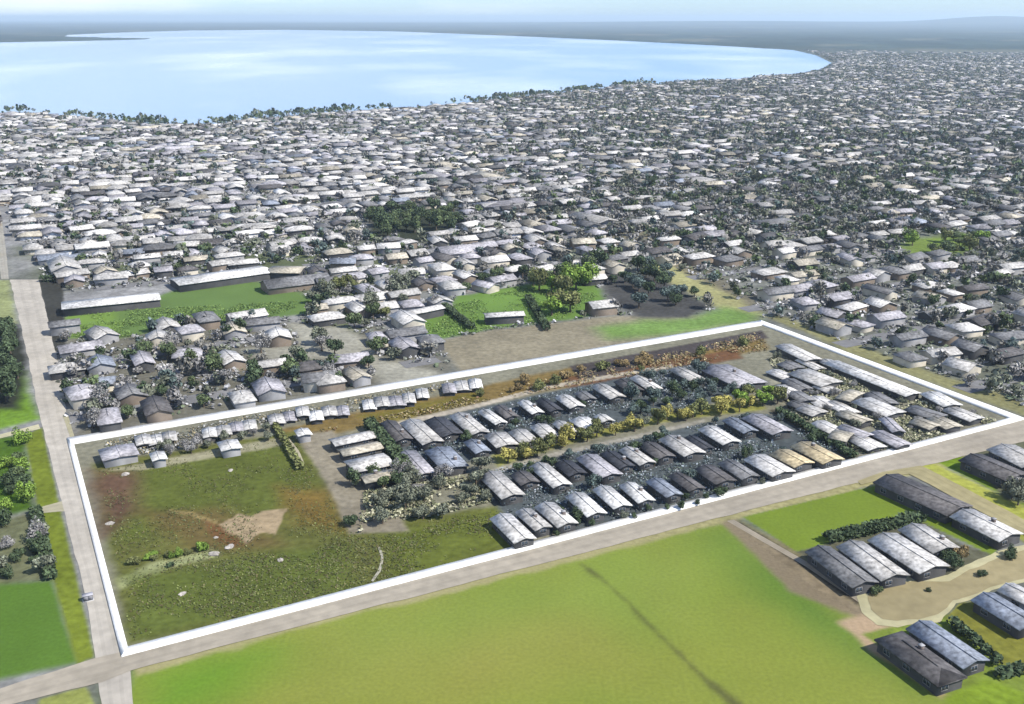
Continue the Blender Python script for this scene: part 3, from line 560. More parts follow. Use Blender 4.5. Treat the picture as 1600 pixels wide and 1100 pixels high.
# ------------------------------------------------------------------ suburb lots
def suburb():
    hs = []
    for k in range(-6, 84):
        for half in (0, 1, 2):
            v0 = 100 + 16 + (k - 1) * ROWP + (9.5, 23, 37)[half]
            u = -900.0
            while u < 3900:
                u += rng.uniform(8.5, 14)
                hs.append((u, v0 + rng.uniform(-3, 3)))
    hs += [(u + rng.uniform(-2, 2), v + rng.uniform(-2, 2)) for v in (108,) for u in np.arange(-20, 230, 15)]
    hs = np.array(hs); P = xy(hs[:, 0], hs[:, 1]); X, Y = P[:, 0], P[:, 1]
    r = np.hypot(X, Y); a = np.degrees(np.abs(np.arctan2(X, Y)))
    ok = suburb_ok(X, Y) & (r < 3600) & (rng.random(len(X)) < np.clip((3700 - r) / 900, 0, 1)) & (Y > 50) & (a < 33) & (edist(LAKE, X, Y) > 12)
    side = np.clip((X + 0.12 * Y + 20) / 260, 0, 1)
    keep = rng.random(len(X)) < (0.93 - 0.36 * side) * np.where(vnoise(X, Y, 90, 91) > 0.63, .5, 1)
    ok &= keep
    return X[ok], Y[ok], r[ok], side[ok]
hx, hy, hr, hside = suburb()
n = len(hx); hw = rng.uniform(5, 8, n); hl = rng.uniform(6.5, 12.5, n); hh = rng.uniform(2.2, 3.3, n)
bigb = rng.random(n) < .025; hw = np.where(bigb, hw * 1.7, hw); hl = np.where(bigb, hl * 2.2, hl)
hrz = A0 + np.where(rng.random(n) < .6, math.pi / 2, 0) + rng.normal(0, .12, n) + np.pi * (rng.random(n) < .5)
near_u = np.array(['pale grey', 'light grey', 'lavender grey', 'mid grey', 'beige', 'dark grey', 'slate blue'])
pl = np.array([.26, .30, .20, .10, .06, .03, .05]); pr = np.array([.12, .24, .16, .24, .14, .08, .02])
hroof = np.array([rng.choice(7, p=(pl * (1 - s) + pr * s)) for s in hside])
order = np.argsort(hr); NIND = 232
ind = order[:NIND]; rest = order[NIND:]
REG = lambda x, y: ('on the left, between the white wall and the lake' if x < -0.12 * y else 'straight behind the meadows' if x < 0.1 * y else 'beyond the right side of the white outline')
RS = {'on the left, between the white wall and the lake': 'ones left toward the lake', 'straight behind the meadows': 'ones behind the meadows', 'beyond the right side of the white outline': 'ones right beyond the outline'}
for i in ind:
    rn = near_u[hroof[i]]; reg = REG(hx[i], hy[i])
    wl = random.choice(['cream', 'grey', 'brown', 'dark']); kn = 'gabled' if i % 3 else 'hipped'
    bd = 'nearest' if hr[i] < 330 else 'middle' if hr[i] < 420 else 'farther'; sz = 'long' if hl[i] > 10 else 'short'
    o = make_house('house', hx[i], hy[i], hrz[i], hw[i], hl[i], rn, wl, hh[i], hw[i] * .19, 'gable' if i % 3 else 'hip', 1)
    tag(o, '%s %s %s house with %s walls, %s %s' % (sz, kn, rn, wl, bd, RS[reg]), 'house', '%s %s %s %s-walled houses, %s %s' % (sz, kn, rn, wl, bd, RS[reg])); HOUSES.append((hx[i], hy[i], hl[i] / 2, hw[i], hl[i], hrz[i]))
def merge(tV, tQ, tT, pos, rz, sc, cq, ct=None):
    """many copies of a template as arrays; cq: per copy colours (n,3) or (n,nq,3)"""
    n_ = len(pos); tV = np.asarray(tV, float); c, s = np.cos(rz), np.sin(rz)
    W = tV[None] * sc[:, None, :]; x = W[..., 0] * c[:, None] - W[..., 1] * s[:, None]; y = W[..., 0] * s[:, None] + W[..., 1] * c[:, None]
    V = np.stack([x, y, W[..., 2]], -1) + pos[:, None, :]; m = len(tV); off = (np.arange(n_) * m)[:, None, None]
    Q = (np.asarray(tQ).reshape(1, -1, 4) + off).reshape(-1, 4) if len(tQ) else np.zeros((0, 4), int)
    T = (np.asarray(tT).reshape(1, -1, 3) + off).reshape(-1, 3) if len(tT) else np.zeros((0, 3), int)
    CQ = np.repeat(cq, len(tQ), 0) if cq.ndim == 2 else cq.reshape(-1, 3); CT = np.repeat(ct if ct is not None else cq, len(tT), 0)
    return V.reshape(-1, 3), Q, T, CQ, CT
def merged_object(name, parts, mat, label):
    V = []; Q = []; T = []; CQ = []; CT = []; b = 0
    for v, q, t, cq, ct in parts: V.append(v); Q.append(q + b); T.append(t + b); CQ.append(cq); CT.append(ct); b += len(v)
    o = link(name, mesh_from(name, np.concatenate(V), np.concatenate(Q), np.concatenate(T), np.concatenate(CQ + CT), mat))
    if mat: pass
    tag(o, label[0], label[1], kind='stuff'); return o
palR = np.array([ROOFC[k] for k in near_u]); palW = np.array([WALLC[k] for k in ('cream', 'grey', 'brown', 'dark', 'white')])
def vary(c_, k_): return c_[:, None, :] * rng.uniform(.55, 1.25, (len(c_), k_, 1))
parts = []
for kd in ('hip', 'gable'):
    (wv, wq, wt), (rv, rq, rt) = house_parts(kd, 1.0, 1.0, 1.0, 0.42 if kd == 'hip' else .38, 0.05)
    rv = [(x, y, z if z > 1 else z) for x, y, z in rv]
    sel = rest[(rest % 3 == 0)] if kd == 'hip' else rest[(rest % 3 != 0)]
    pos = np.c_[hx[sel], hy[sel], np.zeros(len(sel))]; sc = np.c_[hw[sel] + 1, hl[sel] + 1, hh[sel] * 1.05]
    rc = palR[hroof[sel]] * rng.uniform(.75, 1.2, (len(sel), 1)); wc = palW[rng.integers(0, 5, len(sel))]
    parts.append(merge(wv, wq, wt, pos, hrz[sel], sc * (.93, .93, 1), wc)); parts.append(merge(rv, rq, rt, pos, hrz[sel], sc, vary(rc, len(rq)), rc))
    for rep_ in range(2):            # lean-tos, wings and sheds beside the houses
        m_ = rng.random(len(sel)) < .55; aa = rng.uniform(0, 6.28, m_.sum()); dd = hw[sel][m_] * rng.uniform(.45, 1.0, m_.sum())
        p2 = pos[m_] + np.c_[np.cos(aa) * dd, np.sin(aa) * dd, 0 * aa]; s2 = np.c_[rng.uniform(2, 6, len(aa)), rng.uniform(2.5, 7, len(aa)), rng.uniform(1.2, 2.4, len(aa))]
        rz2 = hrz[sel][m_] + np.pi / 2 * rng.integers(0, 2, len(aa)); rc2 = palR[rng.integers(0, 7, len(aa))] * rng.uniform(.6, 1.15, (len(aa), 1))
        parts.append(merge(wv, wq, wt, p2, rz2, s2 * (.93, .93, 1), wc[m_])); parts.append(merge(rv, rq, rt, p2, rz2, s2, vary(rc2, len(rq)), rc2))
merged_object('distant_houses', parts, M_roof, ('mass of distant grey-roofed houses stretching to the lake shore', 'houses'))

# ------------------------------------------------------------------ trees
def crown_template(nq, seed, lobes=6, leaf=.2, tall=1.0, open_=0.0):
    """leaf clumps spread through several uneven lobes; unit size: radius about 1, base z 0"""
    r = np.random.default_rng(seed); L = r.normal(0, .38, (lobes, 3)); L[:, 2] = np.abs(L[:, 2]) * tall * .9 + .45 * tall; rad = r.uniform(.38, .62, lobes)
    li = r.integers(0, lobes, nq); d = r.normal(0, 1, (nq, 3)); d /= np.linalg.norm(d, axis=1)[:, None]
    P = L[li] + d * (rad[li] * r.uniform(.6, 1.06, nq) ** (1 - open_ * .5))[:, None] * (1, 1, tall); P[:, 2] = np.maximum(P[:, 2], .05)
    nrm = d + r.normal(0, .45, (nq, 3)); nrm /= np.linalg.norm(nrm, axis=1)[:, None]
    t1 = np.cross(nrm, r.normal(0, 1, (nq, 3))); t1 /= np.linalg.norm(t1, axis=1)[:, None]; t2 = np.cross(nrm, t1)
    s = (leaf * r.uniform(.6, 1.4, nq))[:, None]
    V = np.stack([P - t1 * s, P - t2 * s * .75, P + t1 * s, P + t2 * s * .75 + nrm * s * .3], 1).reshape(-1, 3)
    return V, np.arange(nq * 4).reshape(-1, 4), r.uniform(.6, 1.4, nq) * (.8 + .4 * r.random(lobes)[li])
LEAFC = {'dark green': (0.050, 0.072, 0.036), 'slate green': (0.070, 0.094, 0.084), 'grey green': (0.115, 0.125, 0.088), 'bare grey': (0.19, 0.185, 0.175), 'olive': (0.11, 0.12, 0.045), 'yellow': (0.27, 0.245, 0.07), 'bright green': (0.13, 0.20, 0.035), 'golden brown': (0.20, 0.15, 0.07), 'mid green': (0.075, 0.10, 0.045), 'taupe': (0.15, 0.145, 0.125)}
TM = {}
def crown_mesh(cn, v):
    if (cn, v) not in TM:
        V, Q, b = crown_template(1000, 100 + v, 8, .115 if cn != 'bare grey' else .085, [1, 1.25, .85][v % 3])
        TM[(cn, v)] = mesh_from('crown', V, Q, None, np.array(LEAFC[cn])[None] * b[:, None], M_leaf)
    return TM[(cn, v)]
def trunk_mesh():
    m = MB(); k = 7; rings = [(0, .11, 0, 0), (.35, .075, .01, .01), (.75, .055, .03, -.01), (1.15, .02, .06, .02)]
    V = []; Q = []
    for z, r_, ox, oy in rings:
        for j in range(k): a = 2 * math.pi * j / k; V.append((ox + r_ * math.cos(a), oy + r_ * math.sin(a), z))
    for i in range(len(rings) - 1):
        for j in range(k): Q.append((i * k + j, i * k + (j + 1) % k, (i + 1) * k + (j + 1) % k, (i + 1) * k + j))
    m.add(V, Q)
    for a, z0, L in ((.4, .4, .6), (2.4, .55, .55), (4.4, .48, .5), (5.6, .7, .4)):           # limbs
        dx, dy = math.cos(a), math.sin(a); b = len(V); p0 = (.02, 0, z0); p1 = (dx * L, dy * L, z0 + L * .7); w0, w1 = .04, .012
        VV_ = [(p0[0] - dy * w0, p0[1] + dx * w0, p0[2]), (p0[0] + dy * w0, p0[1] - dx * w0, p0[2]), (p0[0], p0[1], p0[2] + w0 * 1.6), (p1[0] - dy * w1, p1[1] + dx * w1, p1[2]), (p1[0] + dy * w1, p1[1] - dx * w1, p1[2]), (p1[0], p1[1], p1[2] + w1 * 1.6)]
        m.add(VV_, [(0, 1, 4, 3), (1, 2, 5, 4), (2, 0, 3, 5)])
    return m.mesh('trunk', M_bark)
TRUNK = trunk_mesh()
TREES = []      # (x, y, radius, height scale, colour name, region label, shrub?)
def blocked(x, y, pad=.6):
    for cx, cy, r_, w_, l_, rz in HOUSES:
        dx, dy = x - cx, y - cy
        if dx * dx + dy * dy > (r_ + 6) ** 2: continue
        a = dx * math.cos(rz) + dy * math.sin(rz); b = -dx * math.sin(rz) + dy * math.cos(rz)
        if abs(a) < w_ / 2 + pad and abs(b) < l_ / 2 + pad: return True
    return False
def scatter(pts, nn, rad, cols_, where, shrub=False, pad=.3, hs_=1.0, sep_=.75):
    P = gp(pts); lo = P.min(0); hi = P.max(0); got = []; tries = 0
    while len(got) < nn and tries < nn * 60:
        tries += 1; p = rng.uniform(lo, hi)
        if not inside(P, p[:1], p[1:])[0]: continue
        r_ = rng.uniform(*rad)
        if pad is not None and blocked(p[0], p[1], pad + r_ * .45): continue
        if any((p[0] - q[0]) ** 2 + (p[1] - q[1]) ** 2 < ((r_ + q[2]) * sep_) ** 2 for q in got): continue
        got.append((p[0], p[1], r_))
        TREES.append((p[0], p[1], r_, hs_ * rng.uniform(.8, 1.25), cols_[int(rng.integers(len(cols_)))], where, shrub))
inrow = 'between the home roofs inside the white outline'
scatter([(600, 680), (1090, 568), (1200, 600), (990, 660), (770, 715), (650, 745)], 20, (.9, 1.7), ['slate green', 'slate green', 'dark green'], 'between roofs of the two far rows')
scatter([(980, 600), (1120, 575), (1200, 610), (1080, 645), (990, 650)], 14, (1.3, 2.2), ['slate green', 'dark green'], 'in the dark grove right of the far rows')
scatter([(760, 745), (1160, 650), (1250, 660), (1330, 715), (900, 830), (810, 830)], 22, (.9, 1.7), ['slate green', 'dark green', 'slate green'], 'between roofs of the two near rows')
scatter([(860, 832), (1320, 716), (1325, 722), (900, 845), (830, 855)], 14, (.6, 1.1), ['dark green', 'grey green'], 'hugging the inner edge of the near white outline')
scatter([(785, 720), (900, 685), (1060, 650), (1180, 628), (1180, 640), (1060, 660), (880, 700), (790, 735)], 26, (1.3, 2.3), ['yellow', 'olive', 'yellow', 'grey green'], 'in the strip between second and third rows')
scatter([(740, 615), (900, 580), (1180, 530), (1190, 545), (1000, 580), (750, 628)], 20, (1.0, 2.0), ['golden brown', 'olive', 'golden brown'], 'in the weed strip under the far outline', shrub=True)
scatter([(1140, 618), (1215, 615), (1220, 635), (1150, 640)], 7, (1.5, 2.4), ['bright green', 'olive'], 'at the green corner right of the second row')
scatter([(640, 740), (760, 730), (770, 780), (700, 810), (600, 830), (580, 800)], 20, (1.4, 2.6), ['grey green', 'bare grey', 'grey green'], 'in the rough patch right of the pale yard')
scatter([(545, 745), (640, 740), (640, 765), (560, 770)], 8, (1.5, 2.4), ['dark green', 'mid green'], 'below the stack of sideways homes')
scatter([(1210, 560), (1300, 590), (1540, 655), (1360, 708), (1230, 640)], 18, (.8, 1.5), ['grey green', 'bare grey', 'bare grey'], 'in the scrub at the right end inside the outline')
scatter([(835, 440), (905, 435), (935, 460), (930, 490), (850, 500), (830, 480)], 9, (3.0, 4.6), ['bright green', 'olive', 'bright green'], 'in the bright clump at the middle meadow', pad=None)
scatter([(935, 412), (1040, 425), (1100, 475), (1000, 490), (945, 460)], 18, (2.0, 3.6), ['dark green', 'slate green'], 'in the dark clump right of the middle meadow')
scatter([(690, 440), (930, 420), (935, 435), (830, 450), (700, 465)], 15, (2.0, 3.6), ['mid green', 'dark green'], 'along the far edge of the middle meadow')
scatter([(480, 440), (620, 430), (640, 480), (560, 520), (490, 490)], 14, (1.8, 3.2), ['grey green', 'olive', 'mid green', 'grey green'], 'between the left and middle meadows')
scatter([(0, 515), (30, 515), (35, 630), (0, 640)], 8, (2.4, 3.6), ['dark green'], 'at the left edge beside the road')
scatter([(0, 700), (40, 690), (52, 790), (0, 825)], 12, (1.4, 2.3), ['bright green', 'mid green', 'dark green'], 'on the green plot left of the verge', shrub=True)
scatter([(0, 845), (60, 820), (76, 900), (0, 918)], 9, (1.2, 2.2), ['bare grey', 'dark green', 'grey green'], 'on the grey plot above the left lawn', shrub=True)
scatter([(115, 560), (600, 520), (700, 590), (120, 670)], 20, (2.0, 3.2), ['bare grey', 'grey green', 'mid green', 'dark green'], 'between the rows of roofs behind the far left outline')
scatter([(205, 885), (300, 868), (320, 860), (215, 872)], 9, (.7, 1.3), ['bright green', 'olive'], 'above the pale streak in the lot', shrub=True, pad=None)
scatter([(1405, 372), (1500, 362), (1545, 372), (1520, 394), (1440, 404)], 16, (1.8, 3.2), ['bright green', 'olive', 'mid green'], 'on the far green patch at right', pad=None)
scatter([(150, 712), (420, 668), (425, 690), (160, 735)], 14, (.9, 1.6), ['grey green', 'bare grey', 'dark green'], 'around the sheds at the lot end')
scatter([(1500, 890), (1600, 860), (1600, 880), (1520, 905)], 3, (.8, 1.2), ['dark green'], 'on the rim of the turning circle', shrub=True)
scatter([(1470, 860), (1530, 875), (1500, 895), (1470, 890)], 3, (1.2, 1.8), ['dark green', 'golden brown'], 'between the four homes and the turning circle')
scatter([(1570, 770), (1600, 760), (1600, 795), (1575, 790)], 4, (1.2, 2.0), ['grey green', 'bare grey'], 'below the dark-roofed house at the right edge')
scatter([(575, 335), (710, 328), (708, 362), (580, 372)], 30, (2.6, 4.2), ['dark green', 'mid green'], 'in the dark woodland beyond the meadows')
for (x, y, rr_, cn, wh) in [(1370, 929, 1.1, 'mid green', 'on the pale rim of the turning circle'), (265, 886, .7, 'dark green', 'on the pale streak in the vacant lot'), (548, 822, 1.6, 'dark green', 'at the foot of the pale yard'), (1450, 925, .5, 'dark green', 'standing on the turning circle'), (175, 712, 1.2, 'olive', 'at the left inside corner of the outline')]:
    p = g(x, y); TREES.append((p[0], p[1], rr_, 1, cn, wh, True))
# suburb trees
def suburb_trees(nn):
    r = np.sqrt(rng.uniform(230 ** 2, 3300 ** 2, nn)); a = np.radians(rng.uniform(-31, 31, nn)); X = r * np.sin(a); Y = r * np.cos(a)
    side = np.clip((X + 0.12 * Y + 20) / 260, 0, 1)
    ok = suburb_ok(X, Y) & (rng.random(nn) < (.40 + .45 * side) * np.clip(.25 + 2.6 * (vnoise(X, Y * 1.6, 130, 66, 3) - .3), .2, 1.25)) & (r < 3300) & (edist(LAKE, X, Y) > 5)
    return X[ok], Y[ok], r[ok], side[ok]
tx, ty, tr, ts = suburb_trees(190000)
# thick line of trees on the shore
sh = gp([(0, 172), (50, 172), (160, 181), (240, 190), (340, 190), (440, 178), (560, 171), (700, 161), (830, 148), (930, 137), (1020, 129)])
d = np.r_[0, np.cumsum(np.hypot(*(sh[1:] - sh[:-1]).T))]; s_ = rng.uniform(0, d[-1], 1500); s_ = s_[rng.random(1500) < np.clip((vnoise(s_, s_ * 0, 30, 88, 3) - .42) * 6, .05, 1)][:700]; ns_ = len(s_)
shx = np.interp(s_, d, sh[:, 0]) + rng.normal(0, 6, ns_); shy = np.interp(s_, d, sh[:, 1]) - rng.uniform(0, 34, ns_)
near = np.argsort(tr); nadd = max(0, 300 - sum(1 for t in TREES if not t[6]))
k = 0; used = np.zeros(len(tx), bool)
cand_l = ['bare grey', 'grey green', 'mid green', 'dark green', 'bare grey']; cand_r = ['mid green', 'grey green', 'taupe', 'bare grey', 'taupe']
for i in near:
    if k >= nadd: break
    used[i] = True
    if blocked(tx[i], ty[i], 1.0): continue
    cs = cand_r if rng.random() < ts[i] else cand_l
    TREES.append((tx[i], ty[i], rng.uniform(1.4, 2.7), 1.0, cs[int(rng.integers(5))], 'among houses, ' + RS[REG(tx[i], ty[i])].replace('ones ', ''), False)); k += 1
for x, y, r_, hs_, cn, wh, shrub in TREES:
    v = int(rng.integers(6)); nm = 'shrub' if shrub else 'tree'
    root = link(nm, None, None, (x, y, 0), rng.uniform(0, 6.28)); root.empty_display_size = 1
    ad = {'bare grey': 'pale grey leafless', 'yellow': 'yellow-leaved', 'golden brown': 'golden brown'}.get(cn, cn)
    lift = .1 if shrub else .55
    link('crown', crown_mesh(cn, v), root, (0, 0, r_ * lift), 0, (r_, r_, r_ * hs_))
    if not shrub: link('trunk', TRUNK, root, (0, 0, 0), 0, (r_, r_, r_ * 1.1 * hs_))
    big = 'broad' if r_ > 2.2 else 'small' if r_ < 1.5 else 'middling'; shp = ('', ' tall', ' squat')[v % 3]
    tag(root, '%s%s %s %s %s' % (big, shp, ad, 'bush' if shrub else 'tree', wh), 'bush' if shrub else 'tree', '%s%s %s %s %s' % (big, shp, ad, 'bushes' if shrub else 'trees', wh))
# the rest as one wood
rem = ~used; X = np.r_[tx[rem], shx]; Y = np.r_[ty[rem], shy]; rr = np.hypot(X, Y); sd2 = np.r_[ts[rem], np.zeros(len(shx))]
shore = np.r_[np.zeros(rem.sum(), bool), np.ones(len(shx), bool)]
parts = []; pc = np.array([LEAFC[k] for k in ('dark green', 'slate green', 'mid green', 'grey green', 'bare grey', 'taupe')])
for v in range(6):
    for lo, hi, nq in ((0, 420, 170), (420, 700, 60), (700, 1100, 26), (1100, 3400, 10)):
        sel = np.where((np.arange(len(X)) % 6 == v) & (rr >= lo) & (rr < hi))[0]
        if not len(sel): continue
        tV, tQ, b = crown_template(nq, 40 + v, 5, .21 if nq > 100 else .30 if nq > 50 else .45, [1, 1.2, .9][v % 3])
        rad = rng.uniform(1.3, 2.9, len(sel)) * np.where(shore[sel], rng.uniform(.6, 1.7, len(sel)), 1.0); p1 = np.array([.14, .14, .08, .16, .34, .14]); p2 = np.array([.14, .12, .08, .20, .16, .30])
        ci = np.array([rng.choice(6, p=(p2 if rng.random() < s else p1)) for s in sd2[sel]]); ci[shore[sel]] = rng.integers(0, 4, shore[sel].sum())
        cq = pc[ci][:, None, :] * b[None, :, None] * rng.uniform(.8, 1.25, len(sel))[:, None, None]
        parts.append(merge(tV, tQ, [], np.c_[X[sel], Y[sel], rad * .35], rng.uniform(0, 6.28, len(sel)), np.c_[rad, rad, rad * rng.uniform(.9, 1.3, len(sel))], cq, np.zeros((len(sel), 3))))
merged_object('distant_trees', parts, M_leaf, ('mass of small distant trees between the houses down to the lake shore', 'trees'))

def town_scrub(nn):
    r_ = np.sqrt(rng.uniform(240 ** 2, 1500 ** 2, nn)) * rng.uniform(.55, 1, nn) ** .5; a = np.radians(rng.uniform(-30, 30, nn)); X = r_ * np.sin(a); Y = r_ * np.cos(a)
    ok = suburb_ok(X, Y) & (Y > 150); X, Y, r_ = X[ok], Y[ok], r_[ok]; m = len(X); side = np.clip((X + 0.12 * Y + 20) / 260, 0, 1)
    V0 = []; Cc = []
    base = np.array([(.22, .22, .22), (.15, .16, .13), (.08, .10, .06), (.30, .30, .30)])
    pL = np.array([.34, .24, .12, .30]); pR = np.array([.26, .34, .24, .16]); ci = np.where(rng.random(m) < side, rng.choice(4, m, p=pR), rng.choice(4, m, p=pL))
    sz = rng.uniform(.5, 1.5, m) * (.75 + r_ / 1400)
    for j in range(5):
        P3 = np.c_[X, Y, sz * .5] + rng.normal(0, .5, (m, 3)) * sz[:, None] * (1, 1, .5)
        nrm = rng.normal(0, .7, (m, 3)); nrm[:, 2] = np.abs(nrm[:, 2]) + .5; nrm /= np.linalg.norm(nrm, axis=1)[:, None]
        t1 = np.cross(nrm, rng.normal(0, 1, (m, 3))); t1 /= np.linalg.norm(t1, axis=1)[:, None]; t2 = np.cross(nrm, t1); s = (sz * rng.uniform(.35, .75, m))[:, None]
        V0.append(np.stack([P3 - t1 * s, P3 - t2 * s * .8, P3 + t1 * s, P3 + t2 * s * .8], 1).reshape(-1, 3)); Cc.append(base[ci] * rng.uniform(.6, 1.4, (m, 1)))
    V = np.concatenate(V0); V[:, 2] = np.maximum(V[:, 2], .03)
    o = link('dry_scrub', mesh_from('dry_scrub', V, np.arange(len(V)).reshape(-1, 4), None, np.concatenate(Cc), M_leaf)); tag(o, 'low pale scrub and yard litter filling the gaps between the suburban houses', 'scrub', kind='stuff')
town_scrub(90000)

# ------------------------------------------------------------------ drawn white outline of the plot, built as a low strip
def build_outline():
    sides = [((110, 690), (1190, 505), 4.4, 1.0), ((1190, 505), (1590, 655), 3.2, .9), ((1590, 655), (195, 1020), 2.3, .9), ((195, 1020), (110, 690), 1.25, .8)]
    C4 = [np.array(g(x, y)) for x, y in ((110, 690), (1190, 505), (1590, 655), (195, 1020))]; ctr = sum(C4) / 4; m = MB()
    wd = [s[2] for s in sides]; n4 = 4; dirs = [(C4[(i + 1) % 4] - C4[i]) / np.hypot(*(C4[(i + 1) % 4] - C4[i])) for i in range(4)]
    def offs(sign):
        out = []
        for i in range(4):
            a = dirs[(i - 1) % 4]; b = dirs[i]; na = np.array((-a[1], a[0])); nb = np.array((-b[1], b[0]))
            pa = C4[i] + na * sign * wd[(i - 1) % 4] / 2; pb = C4[i] + nb * sign * wd[i] / 2
            t = np.linalg.solve(np.c_[a, -b], pb - pa); out.append(pa + a * t[0])
        return out
    A, B = offs(1), offs(-1); hgt = .35
    root = link('plot_outline', None, None, (C4[3][0], C4[3][1], 0))
    for i in range(4):
        j = (i + 1) % 4; q = [A[i], A[j], B[j], B[i]]; m = MB()
        L = np.hypot(*(A[j] - A[i])); k = int(L / 6); V = []; Q = []
        for s in range(k + 1):
            t = s / k; a = q[0] * (1 - t) + q[1] * t; b = q[3] * (1 - t) + q[2] * t
            a = a - C4[3]; b = b - C4[3]
            V += [(*a, 0), (*a, hgt), (*b, hgt), (*b, 0)]
            if s: o_ = 4 * s; Q += [(o_ - 4, o_ - 3, o_ + 1, o_), (o_ - 3, o_ - 2, o_ + 2, o_ + 1), (o_ - 2, o_ - 1, o_ + 3, o_ + 2)]
        Q = [tuple(reversed(f)) for f in Q]
        m.add(V, Q); link('outline_side', m.mesh('outline_side', M_white), root)
    tag(root, 'low broad white strip tracing the drawn outline of the plot of homes and grass', 'wall')
build_outline()

# ------------------------------------------------------------------ hedges, weeds, rubble, posts
def hedge(pa, pb, wd, hg, cn, label, dens=7.0, z=0.0):
    a = np.array(g(*pa)); b = np.array(g(*pb)); L = np.hypot(*(b - a)); r = np.random.default_rng(int(L * 7)); nq = int(L * wd * dens * 2 + L * hg * dens * 2)
    d = (b - a) / L; nn_ = np.array((-d[1], d[0])); s = r.uniform(0, L, nq); t = r.uniform(-.5, .5, nq); zz = r.uniform(0, 1, nq) ** .5
    top = r.random(nq) < .5; t = np.where(top, t, np.sign(t) * .5); zz = np.where(top, 1, zz)
    hv = hg * (.8 + .4 * vnoise(s, s * 0, 3, 3))
    P = np.c_[a + np.outer(s, d) + np.outer(t * wd, nn_), zz * hv] + r.normal(0, .12, (nq, 3))
    P[:, 2] = np.maximum(P[:, 2], .1); c0 = np.array([*(a + b) / 2, 0]); P -= c0
    nrm = r.normal(0, 1, (nq, 3)); nrm[:, 2] = np.abs(nrm[:, 2]) + .4; nrm /= np.linalg.norm(nrm, axis=1)[:, None]
    t1 = np.cross(nrm, r.normal(0, 1, (nq, 3))); t1 /= np.linalg.norm(t1, axis=1)[:, None]; t2 = np.cross(nrm, t1); sz = r.uniform(.25, .5, nq)[:, None]
    V = np.stack([P - t1 * sz, P - t2 * sz, P + t1 * sz, P + t2 * sz], 1).reshape(-1, 3)
    o = link('hedge', mesh_from('hedge', V, np.arange(nq * 4).reshape(-1, 4), None, np.array(LEAFC[cn])[None] * r.uniform(.6, 1.4, nq)[:, None], M_leaf), None, tuple(c0))
    tag(o, label, 'hedge'); return o
hedge((576, 668), (640, 742), 2.6, 2.4, 'dark green', 'thick dark hedge between the stack of sideways homes and the rows')
hedge((1290, 848), (1440, 812), 2.2, 1.6, 'dark green', 'dark leafy strip standing in for the shade behind the four side by side homes')  # dark leaves laid as the band of shade behind these homes
hedge((1215, 645), (1335, 718), 1.6, 1.6, 'dark green', 'dark hedge along the lane at the right end of the rows')
hedge((1485, 975), (1560, 1042), 1.2, 1.4, 'dark green', 'dark hedge below the rounded lawn')
hedge((1560, 1060), (1600, 1048), 1.4, 1.2, 'dark green', 'short dark hedge in the bottom right corner')
hedge((825, 468), (855, 518), 2.0, 1.8, 'dark green', 'dark hedge crossing the middle meadow')
hedge((690, 478), (738, 516), 2.0, 1.8, 'dark green', 'dark hedge at the left part of the middle meadow')
hedge((430, 668), (470, 735), 1.2, 1.2, 'olive', 'olive hedge along the right side of the grass lot')
hedge((56, 800), (80, 908), 1.8, 1.3, 'dark green', 'dark hedge between the grey plot and the verge')
hedge((64, 440), (98, 440), 2.0, 2.2, 'dark green', 'dark hedge at the far end of the left yard')
ribbon('path', [(1136, 814), (1260, 886), (1340, 940), (1392, 978)], [(1146, 812), (1268, 882), (1350, 938), (1402, 972)], S(176, 166, 146), 0.02)
def weeds(name, pts_list, nn, size, cols_, label, zh=.35):
    P_ = []; C_ = []
    for pts, k in pts_list:
        P = gp(pts); lo = P.min(0); hi = P.max(0); X = rng.uniform(lo[0], hi[0], k * 5); Y = rng.uniform(lo[1], hi[1], k * 5)
        dn = vnoise(X, Y, 7, 77, 3); ok = inside(P, X, Y) & (rng.random(len(X)) < np.clip((dn - .35) * 3.5, 0, 1)); X, Y = X[ok][:k], Y[ok][:k]; P_.append(np.c_[X, Y])
    P2 = np.concatenate(P_); m = len(P2); z = rng.uniform(.05, zh, m); P3 = np.c_[P2, z]
    nrm = rng.normal(0, .6, (m, 3)); nrm[:, 2] = np.abs(nrm[:, 2]) + .5; nrm /= np.linalg.norm(nrm, axis=1)[:, None]
    t1 = np.cross(nrm, rng.normal(0, 1, (m, 3))); t1 /= np.linalg.norm(t1, axis=1)[:, None]; t2 = np.cross(nrm, t1); s = rng.uniform(*size, m)[:, None]
    V = np.stack([P3 - t1 * s, P3 - t2 * s * .7, P3 + t1 * s, P3 + t2 * s * .7], 1).reshape(-1, 3); V[:, 2] = np.maximum(V[:, 2], .02)
    c = np.array(cols_)[rng.integers(0, len(cols_), m)] * rng.uniform(.7, 1.35, (m, 1))
    o = link(name, mesh_from(name, V, np.arange(m * 4).reshape(-1, 4), None, c, M_leaf)); tag(o, label, 'weeds', kind='stuff')
LOT = [(155, 735), (460, 680), (545, 830), (780, 798), (808, 850), (600, 918), (205, 1000)]
weeds('weeds', [(LOT, 9000), ([(205, 900), (560, 840), (800, 800), (805, 850), (600, 915), (210, 1000)], 4500)], 0, (.1, .26), [(.055, .07, .022), (.085, .10, .03), (.10, .105, .045), (.075, .065, .03)], 'rough weeds over the vacant lot inside the outline', .22)
weeds('weeds', [([(470, 680), (1190, 520), (1200, 548), (1000, 585), (750, 630), (600, 662)], 9000)], 0, (.15, .5), [(.18, .15, .07), (.24, .2, .11), (.12, .10, .05), (.16, .10, .06)], 'golden brown weeds in the strip under the far outline', .6)
